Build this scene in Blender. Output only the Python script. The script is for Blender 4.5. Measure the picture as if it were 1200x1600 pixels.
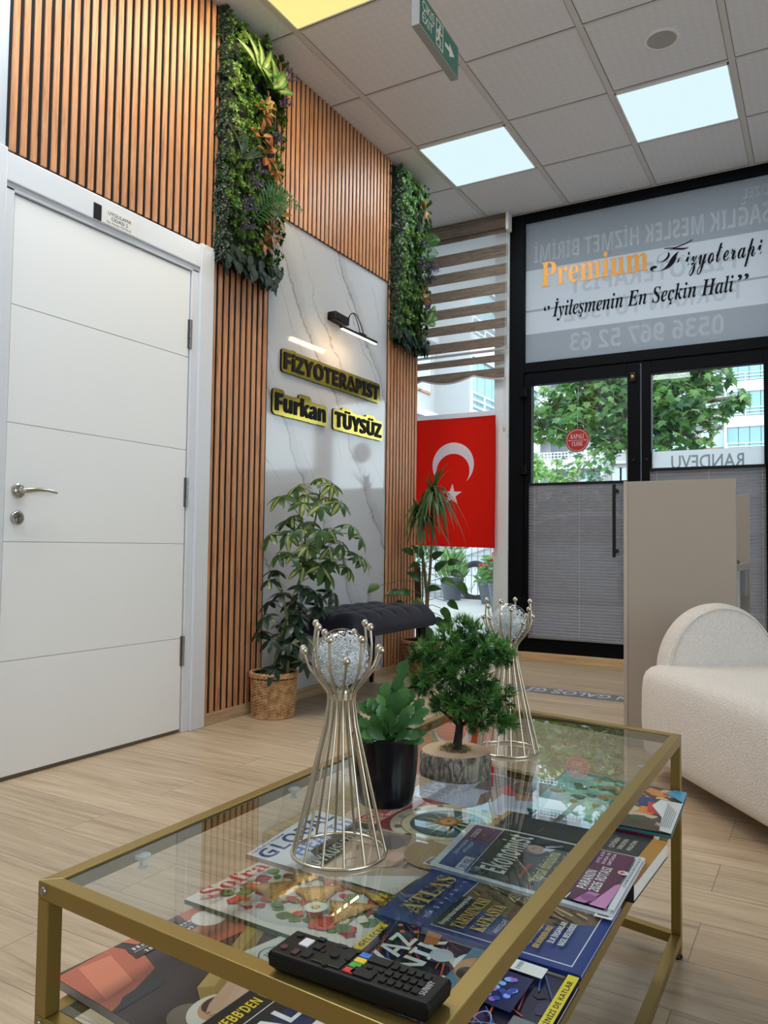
import bpy, math, random
from math import sin, cos, pi, sqrt, radians, atan2
from mathutils import Vector, Matrix
V = Vector
random.seed(7)
sc = bpy.context.scene
col = sc.collection
for o in list(bpy.data.objects): bpy.data.objects.remove(o, do_unlink=True)

# ------------------------------------------------------------------ camera
EYE = V((0.0, 0.0, 0.85)); FPX = 1204.0
vy = V((1292-600, 863-800, FPX)).normalized()
vx = -V((-1498-600, 828-800, FPX)).normalized()
vx = (vx - vx.dot(vy)*vy).normalized()
vz = vx.cross(vy)
if vz.y > 0: vz = -vz
def cam_to_world(q): return V((vx.dot(q), vy.dot(q), vz.dot(q)))
cam = bpy.data.cameras.new('camera'); cam_ob = bpy.data.objects.new('camera', cam); col.objects.link(cam_ob)
cr, cu, cb = cam_to_world(V((1,0,0))), cam_to_world(V((0,-1,0))), cam_to_world(V((0,0,-1)))
mw = Matrix.Identity(4)
for i in range(3): mw[i][0], mw[i][1], mw[i][2], mw[i][3] = cr[i], cu[i], cb[i], EYE[i]
cam_ob.matrix_world = mw
cam.sensor_fit = 'VERTICAL'; cam.sensor_height = 24; cam.lens = 24*FPX/1600; cam.clip_start = 0.02; cam.clip_end = 400
sc.camera = cam_ob
# survey helpers: where a sight line of the photograph meets a plane of the room
def ray(p): return cam_to_world(V((p[0]-600, p[1]-800, FPX)))
def onz(p, z): r = ray(p); return EYE + r*((z-EYE.z)/r.z)
def onx(p, x): r = ray(p); return EYE + r*(x/r.x)
def ony(p, y): r = ray(p); return EYE + r*(y/r.y)
def upr(p, b):                              # on the upright plane through b that faces the viewpoint
    n = V((b[0], b[1], 0)); r = ray(p); return EYE + r*(n.dot(n)/n.dot(r))

# ------------------------------------------------------------------ view, world
sc.view_settings.view_transform = 'Standard'; sc.view_settings.look = 'None'
sc.view_settings.gamma = 1; sc.view_settings.use_curve_mapping = False
sc.view_settings.exposure = 0.28
try:
    sc.cycles.use_denoising = True; sc.cycles.max_bounces = 9; sc.cycles.transparent_max_bounces = 24
    sc.cycles.transmission_bounces = 8; sc.cycles.sample_clamp_indirect = 6; sc.cycles.caustics_reflective = False; sc.cycles.caustics_refractive = False
except Exception: pass
SKY = 3.9
PANEL_W = 13.0; WARM_W = 17.0
w = bpy.data.worlds.new('overcast_sky'); sc.world = w; w.use_nodes = True
nt = w.node_tree; bg = nt.nodes['Background']
tc = nt.nodes.new('ShaderNodeTexCoord'); nz = nt.nodes.new('ShaderNodeTexNoise'); nz.inputs['Scale'].default_value = 1.6; nz.inputs['Detail'].default_value = 4
rp = nt.nodes.new('ShaderNodeValToRGB'); rp.color_ramp.elements[0].position = .35; rp.color_ramp.elements[1].position = .65
rp.color_ramp.elements[0].color = (.80,.90,1,1); rp.color_ramp.elements[1].color = (.90,.95,1,1)
nt.links.new(tc.outputs['Generated'], nz.inputs['Vector']); nt.links.new(nz.outputs['Fac'], rp.inputs['Fac']); nt.links.new(rp.outputs['Color'], bg.inputs['Color'])
bg.inputs['Strength'].default_value = SKY
sun = bpy.data.lights.new('hazy_sun','SUN'); sun.energy = .8; sun.angle = radians(25); sun.color = (1,.98,.95)
sun_ob = bpy.data.objects.new('hazy_sun', sun); col.objects.link(sun_ob); sun_ob.location = (0,-20,20); sun_ob.rotation_euler = V((-.55,.70,-.60)).to_track_quat('-Z','Y').to_euler()

# ------------------------------------------------------------------ materials
def lin(c):
    def f(u):
        u /= 255.0
        return u/12.92 if u <= .04045 else ((u+.055)/1.055)**2.4
    return (f(c[0]), f(c[1]), f(c[2]), 1)
MATS = {}
def newmat(n):
    m = bpy.data.materials.new(n); m.use_nodes = True; return m, m.node_tree, m.node_tree.nodes['Principled BSDF']
def mat(n, rgb=(200,200,200), rough=.5, metal=0.0, spec=.5, emit=0, coat=0, alpha=1, noise=0, nscale=20, bump=0, bscale=200, sub=0):
    if n in MATS: return MATS[n]
    m, t, b = newmat(n); c = lin(rgb)
    b.inputs['Base Color'].default_value = c; b.inputs['Roughness'].default_value = rough; b.inputs['Metallic'].default_value = metal
    b.inputs['Specular IOR Level'].default_value = spec
    if coat: b.inputs['Coat Weight'].default_value = coat; b.inputs['Coat Roughness'].default_value = .08
    if emit: b.inputs['Emission Color'].default_value = c; b.inputs['Emission Strength'].default_value = emit
    if noise or bump:
        g = t.nodes.new('ShaderNodeTexCoord')
    if noise:
        nn = t.nodes.new('ShaderNodeTexNoise'); nn.inputs['Scale'].default_value = nscale; nn.inputs['Detail'].default_value = 5
        r = t.nodes.new('ShaderNodeValToRGB'); r.color_ramp.elements[0].position = .3; r.color_ramp.elements[1].position = .7
        r.color_ramp.elements[0].color = tuple(x*(1-noise) for x in c[:3])+(1,); r.color_ramp.elements[1].color = tuple(min(1,x*(1+noise)) for x in c[:3])+(1,)
        t.links.new(g.outputs['Object'], nn.inputs['Vector']); t.links.new(nn.outputs['Fac'], r.inputs['Fac']); t.links.new(r.outputs['Color'], b.inputs['Base Color'])
    if bump:
        nb = t.nodes.new('ShaderNodeTexNoise'); nb.inputs['Scale'].default_value = bscale; nb.inputs['Detail'].default_value = 3
        bp = t.nodes.new('ShaderNodeBump'); bp.inputs['Strength'].default_value = bump; bp.inputs['Distance'].default_value = .004
        t.links.new(g.outputs['Object'], nb.inputs['Vector']); t.links.new(nb.outputs['Fac'], bp.inputs['Height']); t.links.new(bp.outputs['Normal'], b.inputs['Normal'])
    MATS[n] = m; return m
def leafmat(n, rgb, trans=.35, rough=.45, noise=.25):
    if n in MATS: return MATS[n]
    m, t, b = newmat(n); c = lin(rgb)
    g = t.nodes.new('ShaderNodeTexCoord'); nn = t.nodes.new('ShaderNodeTexNoise'); nn.inputs['Scale'].default_value = 30
    r = t.nodes.new('ShaderNodeValToRGB'); r.color_ramp.elements[0].position = .3; r.color_ramp.elements[1].position = .7
    r.color_ramp.elements[0].color = tuple(x*(1-noise) for x in c[:3])+(1,); r.color_ramp.elements[1].color = tuple(min(1,x*(1+noise)) for x in c[:3])+(1,)
    t.links.new(g.outputs['Object'], nn.inputs['Vector']); t.links.new(nn.outputs['Fac'], r.inputs['Fac']); t.links.new(r.outputs['Color'], b.inputs['Base Color'])
    b.inputs['Roughness'].default_value = rough
    tr = t.nodes.new('ShaderNodeBsdfTranslucent'); t.links.new(r.outputs['Color'], tr.inputs['Color'])
    mx = t.nodes.new('ShaderNodeMixShader'); mx.inputs[0].default_value = trans
    t.links.new(b.outputs[0], mx.inputs[1]); t.links.new(tr.outputs[0], mx.inputs[2])
    t.links.new(mx.outputs[0], t.nodes['Material Output'].inputs['Surface'])
    MATS[n] = m; return m
def pane(n, tint=(245,250,248), ior=1.5, gain=1.0, rough=0.0):
    """clear sheet glass: see-through, with a Fresnel mirror on the face that looks out"""
    if n in MATS: return MATS[n]
    m, t, b = newmat(n)
    tr = t.nodes.new('ShaderNodeBsdfTransparent'); tr.inputs[0].default_value = lin(tint)
    gl = t.nodes.new('ShaderNodeBsdfGlossy'); gl.inputs['Roughness'].default_value = rough
    fr = t.nodes.new('ShaderNodeFresnel'); fr.inputs['IOR'].default_value = ior
    ge = t.nodes.new('ShaderNodeNewGeometry')
    sb = t.nodes.new('ShaderNodeMath'); sb.operation = 'SUBTRACT'; sb.inputs[0].default_value = 1
    t.links.new(ge.outputs['Backfacing'], sb.inputs[1])
    ml = t.nodes.new('ShaderNodeMath'); ml.operation = 'MULTIPLY'; t.links.new(fr.outputs[0], ml.inputs[0]); t.links.new(sb.outputs[0], ml.inputs[1])
    m2 = t.nodes.new('ShaderNodeMath'); m2.operation = 'MULTIPLY'; m2.use_clamp = True; t.links.new(ml.outputs[0], m2.inputs[0]); m2.inputs[1].default_value = gain
    mx = t.nodes.new('ShaderNodeMixShader'); t.links.new(m2.outputs[0], mx.inputs[0]); t.links.new(tr.outputs[0], mx.inputs[1]); t.links.new(gl.outputs[0], mx.inputs[2])
    t.links.new(mx.outputs[0], t.nodes['Material Output'].inputs['Surface'])
    MATS[n] = m; return m
def sheer(n, rgb, clear=.4, transl=.5):
    """thin cloth or film: part see-through, part translucent"""
    if n in MATS: return MATS[n]
    m, t, b = newmat(n); c = lin(rgb)
    d = t.nodes.new('ShaderNodeBsdfDiffuse'); d.inputs[0].default_value = c
    l = t.nodes.new('ShaderNodeBsdfTranslucent'); l.inputs[0].default_value = c
    a = t.nodes.new('ShaderNodeMixShader'); a.inputs[0].default_value = transl; t.links.new(d.outputs[0], a.inputs[1]); t.links.new(l.outputs[0], a.inputs[2])
    x = t.nodes.new('ShaderNodeBsdfTransparent')
    e = t.nodes.new('ShaderNodeMixShader'); e.inputs[0].default_value = clear; t.links.new(a.outputs[0], e.inputs[1]); t.links.new(x.outputs[0], e.inputs[2])
    t.links.new(e.outputs[0], t.nodes['Material Output'].inputs['Surface'])
    MATS[n] = m; return m
def N(t, kind, **k):
    n = t.nodes.new(kind)
    for a, b in k.items():
        if a in n.inputs: n.inputs[a].default_value = b
        else: setattr(n, a, b)
    return n
def woodmat(n, c0, c1, c2, along, scale=1.0, rough=.5, plank=None, spec=.4):
    """grain runs along axis 'along'; plank = (length, width) adds laid boards with dark joints"""
    if n in MATS: return MATS[n]
    m, t, b = newmat(n); L = t.links.new
    g = N(t, 'ShaderNodeTexCoord'); mp = N(t, 'ShaderNodeMapping'); L(g.outputs['Object'], mp.inputs['Vector'])
    s = [22*scale]*3; s['xyz'.index(along)] = 1.3*scale; mp.inputs['Scale'].default_value = s
    vec = mp.outputs['Vector']; tone = None
    if plank:
        br = N(t, 'ShaderNodeTexBrick', offset=.37, squash=1.0); br.inputs['Scale'].default_value = 1
        br.inputs['Brick Width'].default_value = plank[0]; br.inputs['Row Height'].default_value = plank[1]
        br.inputs['Mortar Size'].default_value = .0012; br.inputs['Mortar Smooth'].default_value = .3; br.inputs['Bias'].default_value = 0
        br.inputs['Color1'].default_value = (0,0,0,1); br.inputs['Color2'].default_value = (1,1,1,1); br.inputs['Mortar'].default_value = (.5,.5,.5,1)
        L(g.outputs['Object'], br.inputs['Vector'])
        ad = N(t, 'ShaderNodeVectorMath', operation='MULTIPLY_ADD'); ad.inputs[1].default_value = (7,13,5); L(br.outputs['Color'], ad.inputs[0]); L(mp.outputs['Vector'], ad.inputs[2]); vec = ad.outputs[0]; tone = br
    n1 = N(t, 'ShaderNodeTexNoise', Scale=1.0, Detail=6.0, Roughness=.62, Distortion=1.5); L(vec, n1.inputs['Vector'])
    n2 = N(t, 'ShaderNodeTexNoise', Scale=5.0, Detail=4.0, Roughness=.7); L(vec, n2.inputs['Vector'])
    mx = N(t, 'ShaderNodeMath', operation='MULTIPLY_ADD'); L(n2.outputs['Fac'], mx.inputs[0]); mx.inputs[1].default_value = .55; L(n1.outputs['Fac'], mx.inputs[2])
    r = N(t, 'ShaderNodeValToRGB'); e = r.color_ramp.elements; e[0].position = .50; e[0].color = lin(c0); e[1].position = 1.05 if False else 1.0; e[1].color = lin(c2)
    k = r.color_ramp.elements.new(.70); k.color = lin(c1); L(mx.outputs[0], r.inputs['Fac'])
    out = r.outputs['Color']
    if tone:
        hs = N(t, 'ShaderNodeHueSaturation'); mr = N(t, 'ShaderNodeMapRange'); mr.inputs['To Min'].default_value = .93; mr.inputs['To Max'].default_value = 1.07
        L(tone.outputs['Color'], mr.inputs['Value']); L(mr.outputs[0], hs.inputs['Value']); L(out, hs.inputs['Color'])
        mi = N(t, 'ShaderNodeMix', data_type='RGBA'); L(tone.outputs['Fac'], mi.inputs['Factor']); L(hs.outputs[0], mi.inputs['A']); mi.inputs['B'].default_value = tuple(x*.72 for x in lin(c0)[:3])+(1,)
        out = mi.outputs['Result']
    L(out, b.inputs['Base Color']); b.inputs['Roughness'].default_value = rough; b.inputs['Specular IOR Level'].default_value = spec
    bp = N(t, 'ShaderNodeBump', Strength=.12, Distance=.002); L(n2.outputs['Fac'], bp.inputs['Height']); L(bp.outputs[0], b.inputs['Normal'])
    MATS[n] = m; return m
def ceilmat():
    m, t, b = newmat('ceiling_tile_vinyl'); L = t.links.new
    g = N(t, 'ShaderNodeTexCoord'); 
    wv = N(t, 'ShaderNodeTexWave', Scale=6.5, Distortion=1.5, Detail=1.0); wv.bands_direction = 'X'
    w2 = N(t, 'ShaderNodeTexWave', Scale=6.5, Distortion=1.5, Detail=1.0); w2.bands_direction = 'Y'
    L(g.outputs['Object'], wv.inputs['Vector']); L(g.outputs['Object'], w2.inputs['Vector'])
    mu = N(t, 'ShaderNodeMath', operation='MULTIPLY'); L(wv.outputs['Fac'], mu.inputs[0]); L(w2.outputs['Fac'], mu.inputs[1])
    r = N(t, 'ShaderNodeValToRGB'); r.color_ramp.elements[0].color = lin((226,225,228)); r.color_ramp.elements[1].color = lin((231,230,233)); L(mu.outputs[0], r.inputs['Fac']); L(r.outputs[0], b.inputs['Base Color'])
    bp = N(t, 'ShaderNodeBump', Strength=.06, Distance=.003); L(mu.outputs[0], bp.inputs['Height']); L(bp.outputs[0], b.inputs['Normal']); b.inputs['Roughness'].default_value = .5
    return m
def marblemat():
    m, t, b = newmat('white_marble'); L = t.links.new
    g = N(t, 'ShaderNodeTexCoord'); mp = N(t, 'ShaderNodeMapping'); mp.inputs['Rotation'].default_value = (radians(-36),0,0); mp.inputs['Scale'].default_value = (1,1,1)
    L(g.outputs['Object'], mp.inputs['Vector'])
    nz = N(t, 'ShaderNodeTexNoise', Scale=2.2, Detail=6.0, Roughness=.62); L(mp.outputs[0], nz.inputs['Vector'])
    mv = N(t, 'ShaderNodeVectorMath', operation='MULTIPLY_ADD'); mv.inputs[1].default_value = (.30,.30,.30); L(nz.outputs['Color'], mv.inputs[0]); L(mp.outputs[0], mv.inputs[2])
    sx = N(t, 'ShaderNodeSeparateXYZ'); L(mv.outputs[0], sx.inputs[0])
    def vein(freq, off, wid):
        a = N(t, 'ShaderNodeMath', operation='MULTIPLY_ADD'); L(sx.outputs['Y'], a.inputs[0]); a.inputs[1].default_value = freq; a.inputs[2].default_value = off
        f = N(t, 'ShaderNodeMath', operation='FRACT'); L(a.outputs[0], f.inputs[0])
        s = N(t, 'ShaderNodeMath', operation='SUBTRACT'); L(f.outputs[0], s.inputs[0]); s.inputs[1].default_value = .5
        ab = N(t, 'ShaderNodeMath', operation='ABSOLUTE'); L(s.outputs[0], ab.inputs[0])
        mr = N(t, 'ShaderNodeMapRange'); mr.inputs['From Min'].default_value = 0; mr.inputs['From Max'].default_value = wid; mr.inputs['To Min'].default_value = 1; mr.inputs['To Max'].default_value = 0; L(ab.outputs[0], mr.inputs['Value'])
        return mr
    v1, v2, v3 = vein(1.9, .32, .022), vein(3.3, .15, .03), vein(1.9, .27, .11)
    ms = N(t, 'ShaderNodeTexNoise', Scale=1.7, Detail=3.0); L(g.outputs['Object'], ms.inputs['Vector'])
    mr = N(t, 'ShaderNodeMapRange'); mr.inputs['From Min'].default_value = .42; mr.inputs['From Max'].default_value = .6; L(ms.outputs['Fac'], mr.inputs['Value'])
    k = N(t, 'ShaderNodeMath', operation='MULTIPLY'); L(v2.outputs[0], k.inputs[0]); L(mr.outputs[0], k.inputs[1])
    k2 = N(t, 'ShaderNodeMath', operation='MAXIMUM'); L(v1.outputs[0], k2.inputs[0]); L(k.outputs[0], k2.inputs[1])
    h3 = N(t, 'ShaderNodeMath', operation='MULTIPLY_ADD'); L(v3.outputs[0], h3.inputs[0]); h3.inputs[1].default_value = .35; L(k2.outputs[0], h3.inputs[2])
    k3 = N(t, 'ShaderNodeMath', operation='MULTIPLY', use_clamp=True); L(h3.outputs[0], k3.inputs[0]); k3.inputs[1].default_value = .62
    mi = N(t, 'ShaderNodeMix', data_type='RGBA'); L(k3.outputs[0], mi.inputs['Factor']); mi.inputs['A'].default_value = lin((194,195,200)); mi.inputs['B'].default_value = lin((120,118,118))
    L(mi.outputs['Result'], b.inputs['Base Color']); b.inputs['Roughness'].default_value = .08; b.inputs['Specular IOR Level'].default_value = .5
    return m
def foilmat(n, c0, c1, rough=.12, scale=3):
    m, t, b = newmat(n); L = t.links.new
    g = N(t, 'ShaderNodeTexCoord'); nz = N(t, 'ShaderNodeTexNoise', Scale=scale, Detail=3.0); L(g.outputs['Object'], nz.inputs['Vector'])
    r = N(t, 'ShaderNodeValToRGB'); r.color_ramp.elements[0].position = .4; r.color_ramp.elements[1].position = .6; r.color_ramp.elements[0].color = lin(c0); r.color_ramp.elements[1].color = lin(c1)
    L(nz.outputs['Fac'], r.inputs[0]); L(r.outputs[0], b.inputs['Base Color']); b.inputs['Metallic'].default_value = 1; b.inputs['Roughness'].default_value = rough; MATS[n] = m; return m

# ------------------------------------------------------------------ mesh builder
class MB:
    def __init__(s): s.v = []; s.f = []; s.mi = []; s.ms = []
    def idx(s, m):
        if m not in s.ms: s.ms.append(m)
        return s.ms.index(m)
    def add(s, vs, fs, m):
        b = len(s.v); k = s.idx(m); s.v += [V(x) for x in vs]
        for f in fs: s.f.append([b+i for i in f]); s.mi.append(k)
        return s
    def box(s, lo, hi, m, M=None):
        x0,y0,z0 = lo; x1,y1,z1 = hi
        vs = [V(p) for p in ((x0,y0,z0),(x1,y0,z0),(x1,y1,z0),(x0,y1,z0),(x0,y0,z1),(x1,y0,z1),(x1,y1,z1),(x0,y1,z1))]
        if M: vs = [M @ p for p in vs]
        return s.add(vs, [(0,3,2,1),(4,5,6,7),(0,1,5,4),(1,2,6,5),(2,3,7,6),(3,0,4,7)], m)
    def bar(s, a, b, w, h, m, up=V((0,0,1))):
        """box-section bar from a to b, w wide, h high (centred)"""
        a, b = V(a), V(b); d = (b-a).normalized(); u = d.cross(up).normalized(); n = u.cross(d)
        vs = [p + u*(i*w/2) + n*(j*h/2) for p in (a,b) for i,j in ((-1,-1),(1,-1),(1,1),(-1,1))]
        return s.add(vs, [(0,3,2,1),(4,5,6,7),(0,1,5,4),(1,2,6,5),(2,3,7,6),(3,0,4,7)], m)
    def tube(s, pts, r, m, n=8, cap=True):
        pts = [V(p) for p in pts]; rr = r if isinstance(r, (list, tuple)) else [r]*len(pts)
        t0 = (pts[1]-pts[0]).normalized(); u = t0.orthogonal().normalized(); vs = []
        for i, p in enumerate(pts):
            t = (pts[min(i+1,len(pts)-1)]-pts[max(i-1,0)]).normalized(); u = (u - u.dot(t)*t)
            u = u.normalized() if u.length > 1e-6 else t.orthogonal().normalized(); b = t.cross(u)
            vs += [p + (u*cos(2*pi*k/n) + b*sin(2*pi*k/n))*rr[i] for k in range(n)]
        fs = [(i*n+k, i*n+(k+1)%n, (i+1)*n+(k+1)%n, (i+1)*n+k) for i in range(len(pts)-1) for k in range(n)]
        if cap: fs += [tuple(range(n))[::-1], tuple(range((len(pts)-1)*n, len(pts)*n))]
        return s.add(vs, fs, m)
    def lathe(s, prof, m, c=(0,0,0), n=32, M=None, fn=None, cap=True):
        """profile (r, z) turned about z at c; fn(angle, i, r) may alter r"""
        c = V(c); vs = []
        for i,(r,z) in enumerate(prof):
            for k in range(n):
                a = 2*pi*k/n; q = fn(a, i, r) if fn else r
                p = V((q*cos(a), q*sin(a), z)); vs.append((M @ p if M else p) + c)
        fs = [(i*n+k, i*n+(k+1)%n, (i+1)*n+(k+1)%n, (i+1)*n+k) for i in range(len(prof)-1) for k in range(n)]
        if cap and prof[0][0] > 1e-6: fs.append(tuple(range(n))[::-1])
        if cap and prof[-1][0] > 1e-6: fs.append(tuple(range((len(prof)-1)*n, len(prof)*n)))
        return s.add(vs, fs, m)
    def ball(s, c, r, m, nu=16, nv=10, sq=(1,1,1)):
        c = V(c)
        pr = [(sin(pi*i/nv), -cos(pi*i/nv)) for i in range(nv+1)]
        vs = [c + V((a*cos(2*pi*k/nu)*r*sq[0], a*sin(2*pi*k/nu)*r*sq[1], z*r*sq[2])) for a,z in pr for k in range(nu)]
        return s.add(vs, [(i*nu+k, i*nu+(k+1)%nu, (i+1)*nu+(k+1)%nu, (i+1)*nu+k) for i in range(nv) for k in range(nu)], m)
    def prism(s, poly, o, u, v, h, m, m2=None):
        """flat outline (a, b) in the frame o, u, v pushed h along u x v"""
        o,u,v = V(o),V(u),V(v); w = u.cross(v).normalized()*h; n = len(poly)
        a = [o+u*p[0]+v*p[1] for p in poly]
        s.add(a+[p+w for p in a], [tuple(range(n))[::-1], tuple(range(n,2*n))], m2 or m)
        return s.add(a+[p+w for p in a], [(i,(i+1)%n,n+(i+1)%n,n+i) for i in range(n)], m)
    def poly(s, pts, m): return s.add(pts, [tuple(range(len(pts)))], m)
    def leaf(s, p, d, n, L, W, m, k=4, droop=.2, fold=.15, shape=None, m2=None, grav=0):
        p,d = V(p),V(d).normalized(); n = V(n); n = (n - n.dot(d)*d); n = n.normalized() if n.length > 1e-5 else d.orthogonal().normalized(); q = d.cross(n)
        sh = shape or (lambda t: sin(pi*min(1,t*.93+.05))**.8)
        vs = []
        for i in range(k+1):
            t = i/k; c = p + d*(L*t) - n*(droop*L*t*t) - V((0,0,grav*L*t*t)); wd = W*.5*sh(t)
            vs += [c-q*wd+n*(fold*wd), c, c+q*wd+n*(fold*wd)]
        if m2 is None:
            return s.add(vs, [(3*i+j,3*i+j+1,3*i+j+4,3*i+j+3) for i in range(k) for j in (0,1)], m)
        vs2 = []
        for i in range(k+1):
            a,b,c = vs[3*i:3*i+3]; vs2 += [a, b+(a-b)*.5, b, b+(c-b)*.5, c]
        for i in range(k):
            for j in range(4): s.add([vs2[5*i+j],vs2[5*i+j+1],vs2[5*i+j+6],vs2[5*i+j+5]], [(0,1,2,3)], m2 if j in (1,2) else m)
        return s
    def build(s, name, parent=None, smooth=30, bevel=0, seg=2, world=True):
        vs = s.v
        if parent is not None and world:
            inv = parent_matrix(parent).inverted(); vs = [inv @ p for p in vs]
        org = V((0,0,0))
        if parent is None and vs:
            lo = V([min(p[i] for p in vs) for i in range(3)]); hi = V([max(p[i] for p in vs) for i in range(3)])
            org = V(((lo.x+hi.x)/2, (lo.y+hi.y)/2, lo.z)); vs = [p-org for p in vs]
        me = bpy.data.meshes.new(name); me.from_pydata([tuple(p) for p in vs], [], s.f)
        for m in s.ms: me.materials.append(m)
        me.polygons.foreach_set('material_index', s.mi)
        if smooth:
            me.polygons.foreach_set('use_smooth', [True]*len(s.f)); me.update()
            try: me.set_sharp_from_angle(angle=radians(smooth))
            except Exception: pass
        me.update()
        o = bpy.data.objects.new(name, me); col.objects.link(o); o.location = org
        if parent is not None: o.parent = parent
        if bevel:
            b = o.modifiers.new('bevel','BEVEL'); b.width = bevel; b.segments = seg; b.limit_method = 'ANGLE'; b.angle_limit = radians(40)
        return o
PM = {}
def parent_matrix(o):
    m = PM.get(o.name)
    if m is None: m = Matrix.Translation(o.location) @ o.rotation_euler.to_matrix().to_4x4()
    if o.parent is not None: return parent_matrix(o.parent) @ m
    return m
def thing(name, label, cat, loc=(0,0,0), rz=0, group=None):
    o = bpy.data.objects.new(name, None); col.objects.link(o); o.location = loc; o.rotation_euler = (0,0,rz); o.empty_display_size = .05
    return tag(o, label, cat, group)
def tag(o, label=None, cat=None, group=None, kind=None):
    if label: o['label'] = label
    if cat: o['category'] = cat
    if group: o['group'] = group
    if kind: o['kind'] = kind
    return o
def struct(o): o['kind'] = 'structure'; return o
def dup(root, loc, label, rz=None):
    r = root.copy(); col.objects.link(r); r.location = loc; r['label'] = label
    if rz is not None: r.rotation_euler = (0,0,rz)
    for ch in list(root.children):
        c = ch.copy(); col.objects.link(c); c.parent = r
        for g in list(ch.children):
            d = g.copy(); col.objects.link(d); d.parent = c
    return r

# ------------------------------------------------------------------ lettering
FALL = {'bold': (0x1D5D4,0x1D5EE,0x1D7EC), 'serif': (0x1D400,0x1D41A,0x1D7CE), 'bi': (0x1D468,0x1D482,None), 'script': (0x1D4D0,0x1D4EA,None), 'boldit': (0x1D63C,0x1D656,None)}
BASE = {'ş':'s','ç':'c','ğ':'g','ü':'u','ö':'o','Ş':'S','Ç':'C','Ğ':'G','Ü':'U','Ö':'O','İ':'I','ı':'i'}
_tm = {}
def raw_text(s, off, res):
    c = bpy.data.curves.new('lettering','FONT'); c.body = s; c.size = 1; c.offset = off; c.resolution_u = res; c.fill_mode = 'FRONT'
    o = bpy.data.objects.new('lettering', c); me = bpy.data.meshes.new_from_object(o)
    vs = [(v.co.x, v.co.y) for v in me.vertices]; fs = [tuple(p.vertices) for p in me.polygons]
    bpy.data.objects.remove(o); bpy.data.curves.remove(c); bpy.data.meshes.remove(me)
    return vs, fs
def stylise(s, st):
    if st not in FALL: return s
    a,b,d = FALL[st]; r = ''
    for ch in s:
        ch = BASE.get(ch, ch)
        if 'A' <= ch <= 'Z': r += chr(a+ord(ch)-65)
        elif 'a' <= ch <= 'z': r += chr(b+ord(ch)-97)
        elif ch.isdigit() and d: r += chr(d+int(ch))
        else: r += ch
    return r
def text(s, st='sans', off=0, res=2):
    key = (s, st, off, res)
    if key in _tm: return _tm[key]
    body = stylise(s, st); vs, fs = raw_text(body, off, res); vs = list(vs); fs = list(fs)
    if st in FALL:
        for i, ch in enumerate(s):
            if ch in BASE and ch != 'ı':
                x1 = max([p[0] for p in raw_text(body[:i+1], 0, 1)[0]] or [0]); one = raw_text(body[i], 0, 1)[0]; wd = max(p[0] for p in one)-min(p[0] for p in one); cx = x1-wd/2
                up = max(p[1] for p in one)
                def blob(x, y, a, b):
                    k = len(vs); vs.extend([(x-a,y-b),(x+a,y-b),(x+a,y+b),(x-a,y+b)]); fs.append((k,k+1,k+2,k+3))
                sl = .10 if st in ('bi','boldit') else 0
                if ch in 'şçŞÇ': blob(cx-.02, -.07, .035, .05); blob(cx-.05, -.14, .075, .03)
                elif ch == 'İ': blob(cx+sl, up+.11, .065, .055)
                elif ch in 'üöÜÖ': blob(cx-.12+sl, up+.11, .055, .05); blob(cx+.12+sl, up+.11, .055, .05)
                else: blob(cx+sl, up+.08, .11, .03); blob(cx-.1+sl, up+.13, .03, .04); blob(cx+.1+sl, up+.13, .03, .04)
    if not vs: vs = [(0,0),(1,0),(1,1)]; fs = []
    x0 = min(p[0] for p in vs); x1 = max(p[0] for p in vs)
    _tm[key] = (vs, fs, x0, x1); return _tm[key]
CAP = {'sans': .70, 'bold': .714, 'serif': .68, 'bi': .67, 'script': .72, 'boldit': .714}
def letters(mb, s, o, u, v, width, cap, m, st='sans', off=0, res=2, depth=0, mirror=False):
    """flat lettering: baseline starts at o and runs width along u, capitals cap high along v"""
    vs, fs, x0, x1 = text(s, st, off, res); o,u,v = V(o),V(u),V(v); n = u.cross(v)
    kx = width/(x1-x0); ky = cap/CAP.get(st,.7)
    def P(p, h=0):
        x = (p[0]-x0)*kx
        if mirror: x = width-x
        return o + u*x + v*(p[1]*ky) + n*h
    if not depth: mb.add([P(p) for p in vs], fs, m); return
    mb.add([P(p, depth) for p in vs], fs, m)
    ed = {}
    for f in fs:
        for i in range(len(f)):
            a,b = f[i], f[(i+1)%len(f)]; ed[(a,b)] = 1
    bd = [(a,b) for a,b in ed if (b,a) not in ed]
    pts = []; q = []
    for a,b in bd:
        k = len(pts); pts += [P(vs[a]),P(vs[b]),P(vs[b],depth),P(vs[a],depth)]; q.append((k,k+1,k+2,k+3))
    mb.add(pts, q, m)
# ------------------------------------------------------------------ palette
CE = 3.475; WX = -2.56; FY = 5.735
WHITE = mat('white_paint', (232,232,230), .45); WALLP = mat('wall_paint', (204,206,210), .7, bump=.03, bscale=300)
DOORW = mat('door_lacquer', (241,242,244), .32, bump=.02, bscale=120); CASEW = mat('casing_gloss', (222,225,232), .25)
GROOVE = mat('groove_grey', (196,196,197), .6)
SLATW = woodmat('walnut_slat', (116,74,50), (188,130,92), (218,162,120), 'z', 1.8, .42, spec=.35); FELT = mat('black_felt', (16,15,15), .9)
FLOORW = woodmat('oak_floor', (146,126,103), (180,157,130), (204,183,156), 'x', .9, .38, plank=(1.25,.192))
SKIRT = woodmat('oak_skirting', (140,114,90), (178,148,118), (200,172,140), 'y', 1.0, .45)
NAVY = mat('black_aluminium', (4,6,11), .6, spec=.12)
CHROME = mat('satin_nickel', (190,188,184), .22, 1.0); STEEL = mat('steel', (150,150,150), .3, 1.0)
BLACK = mat('black_plastic', (10,10,11), .45, spec=.3); MATTEB = mat('matt_black_metal', (12,11,11), .45, spec=.35)
WIN = pane('window_glass', (244,250,250), 1.45)
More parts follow.
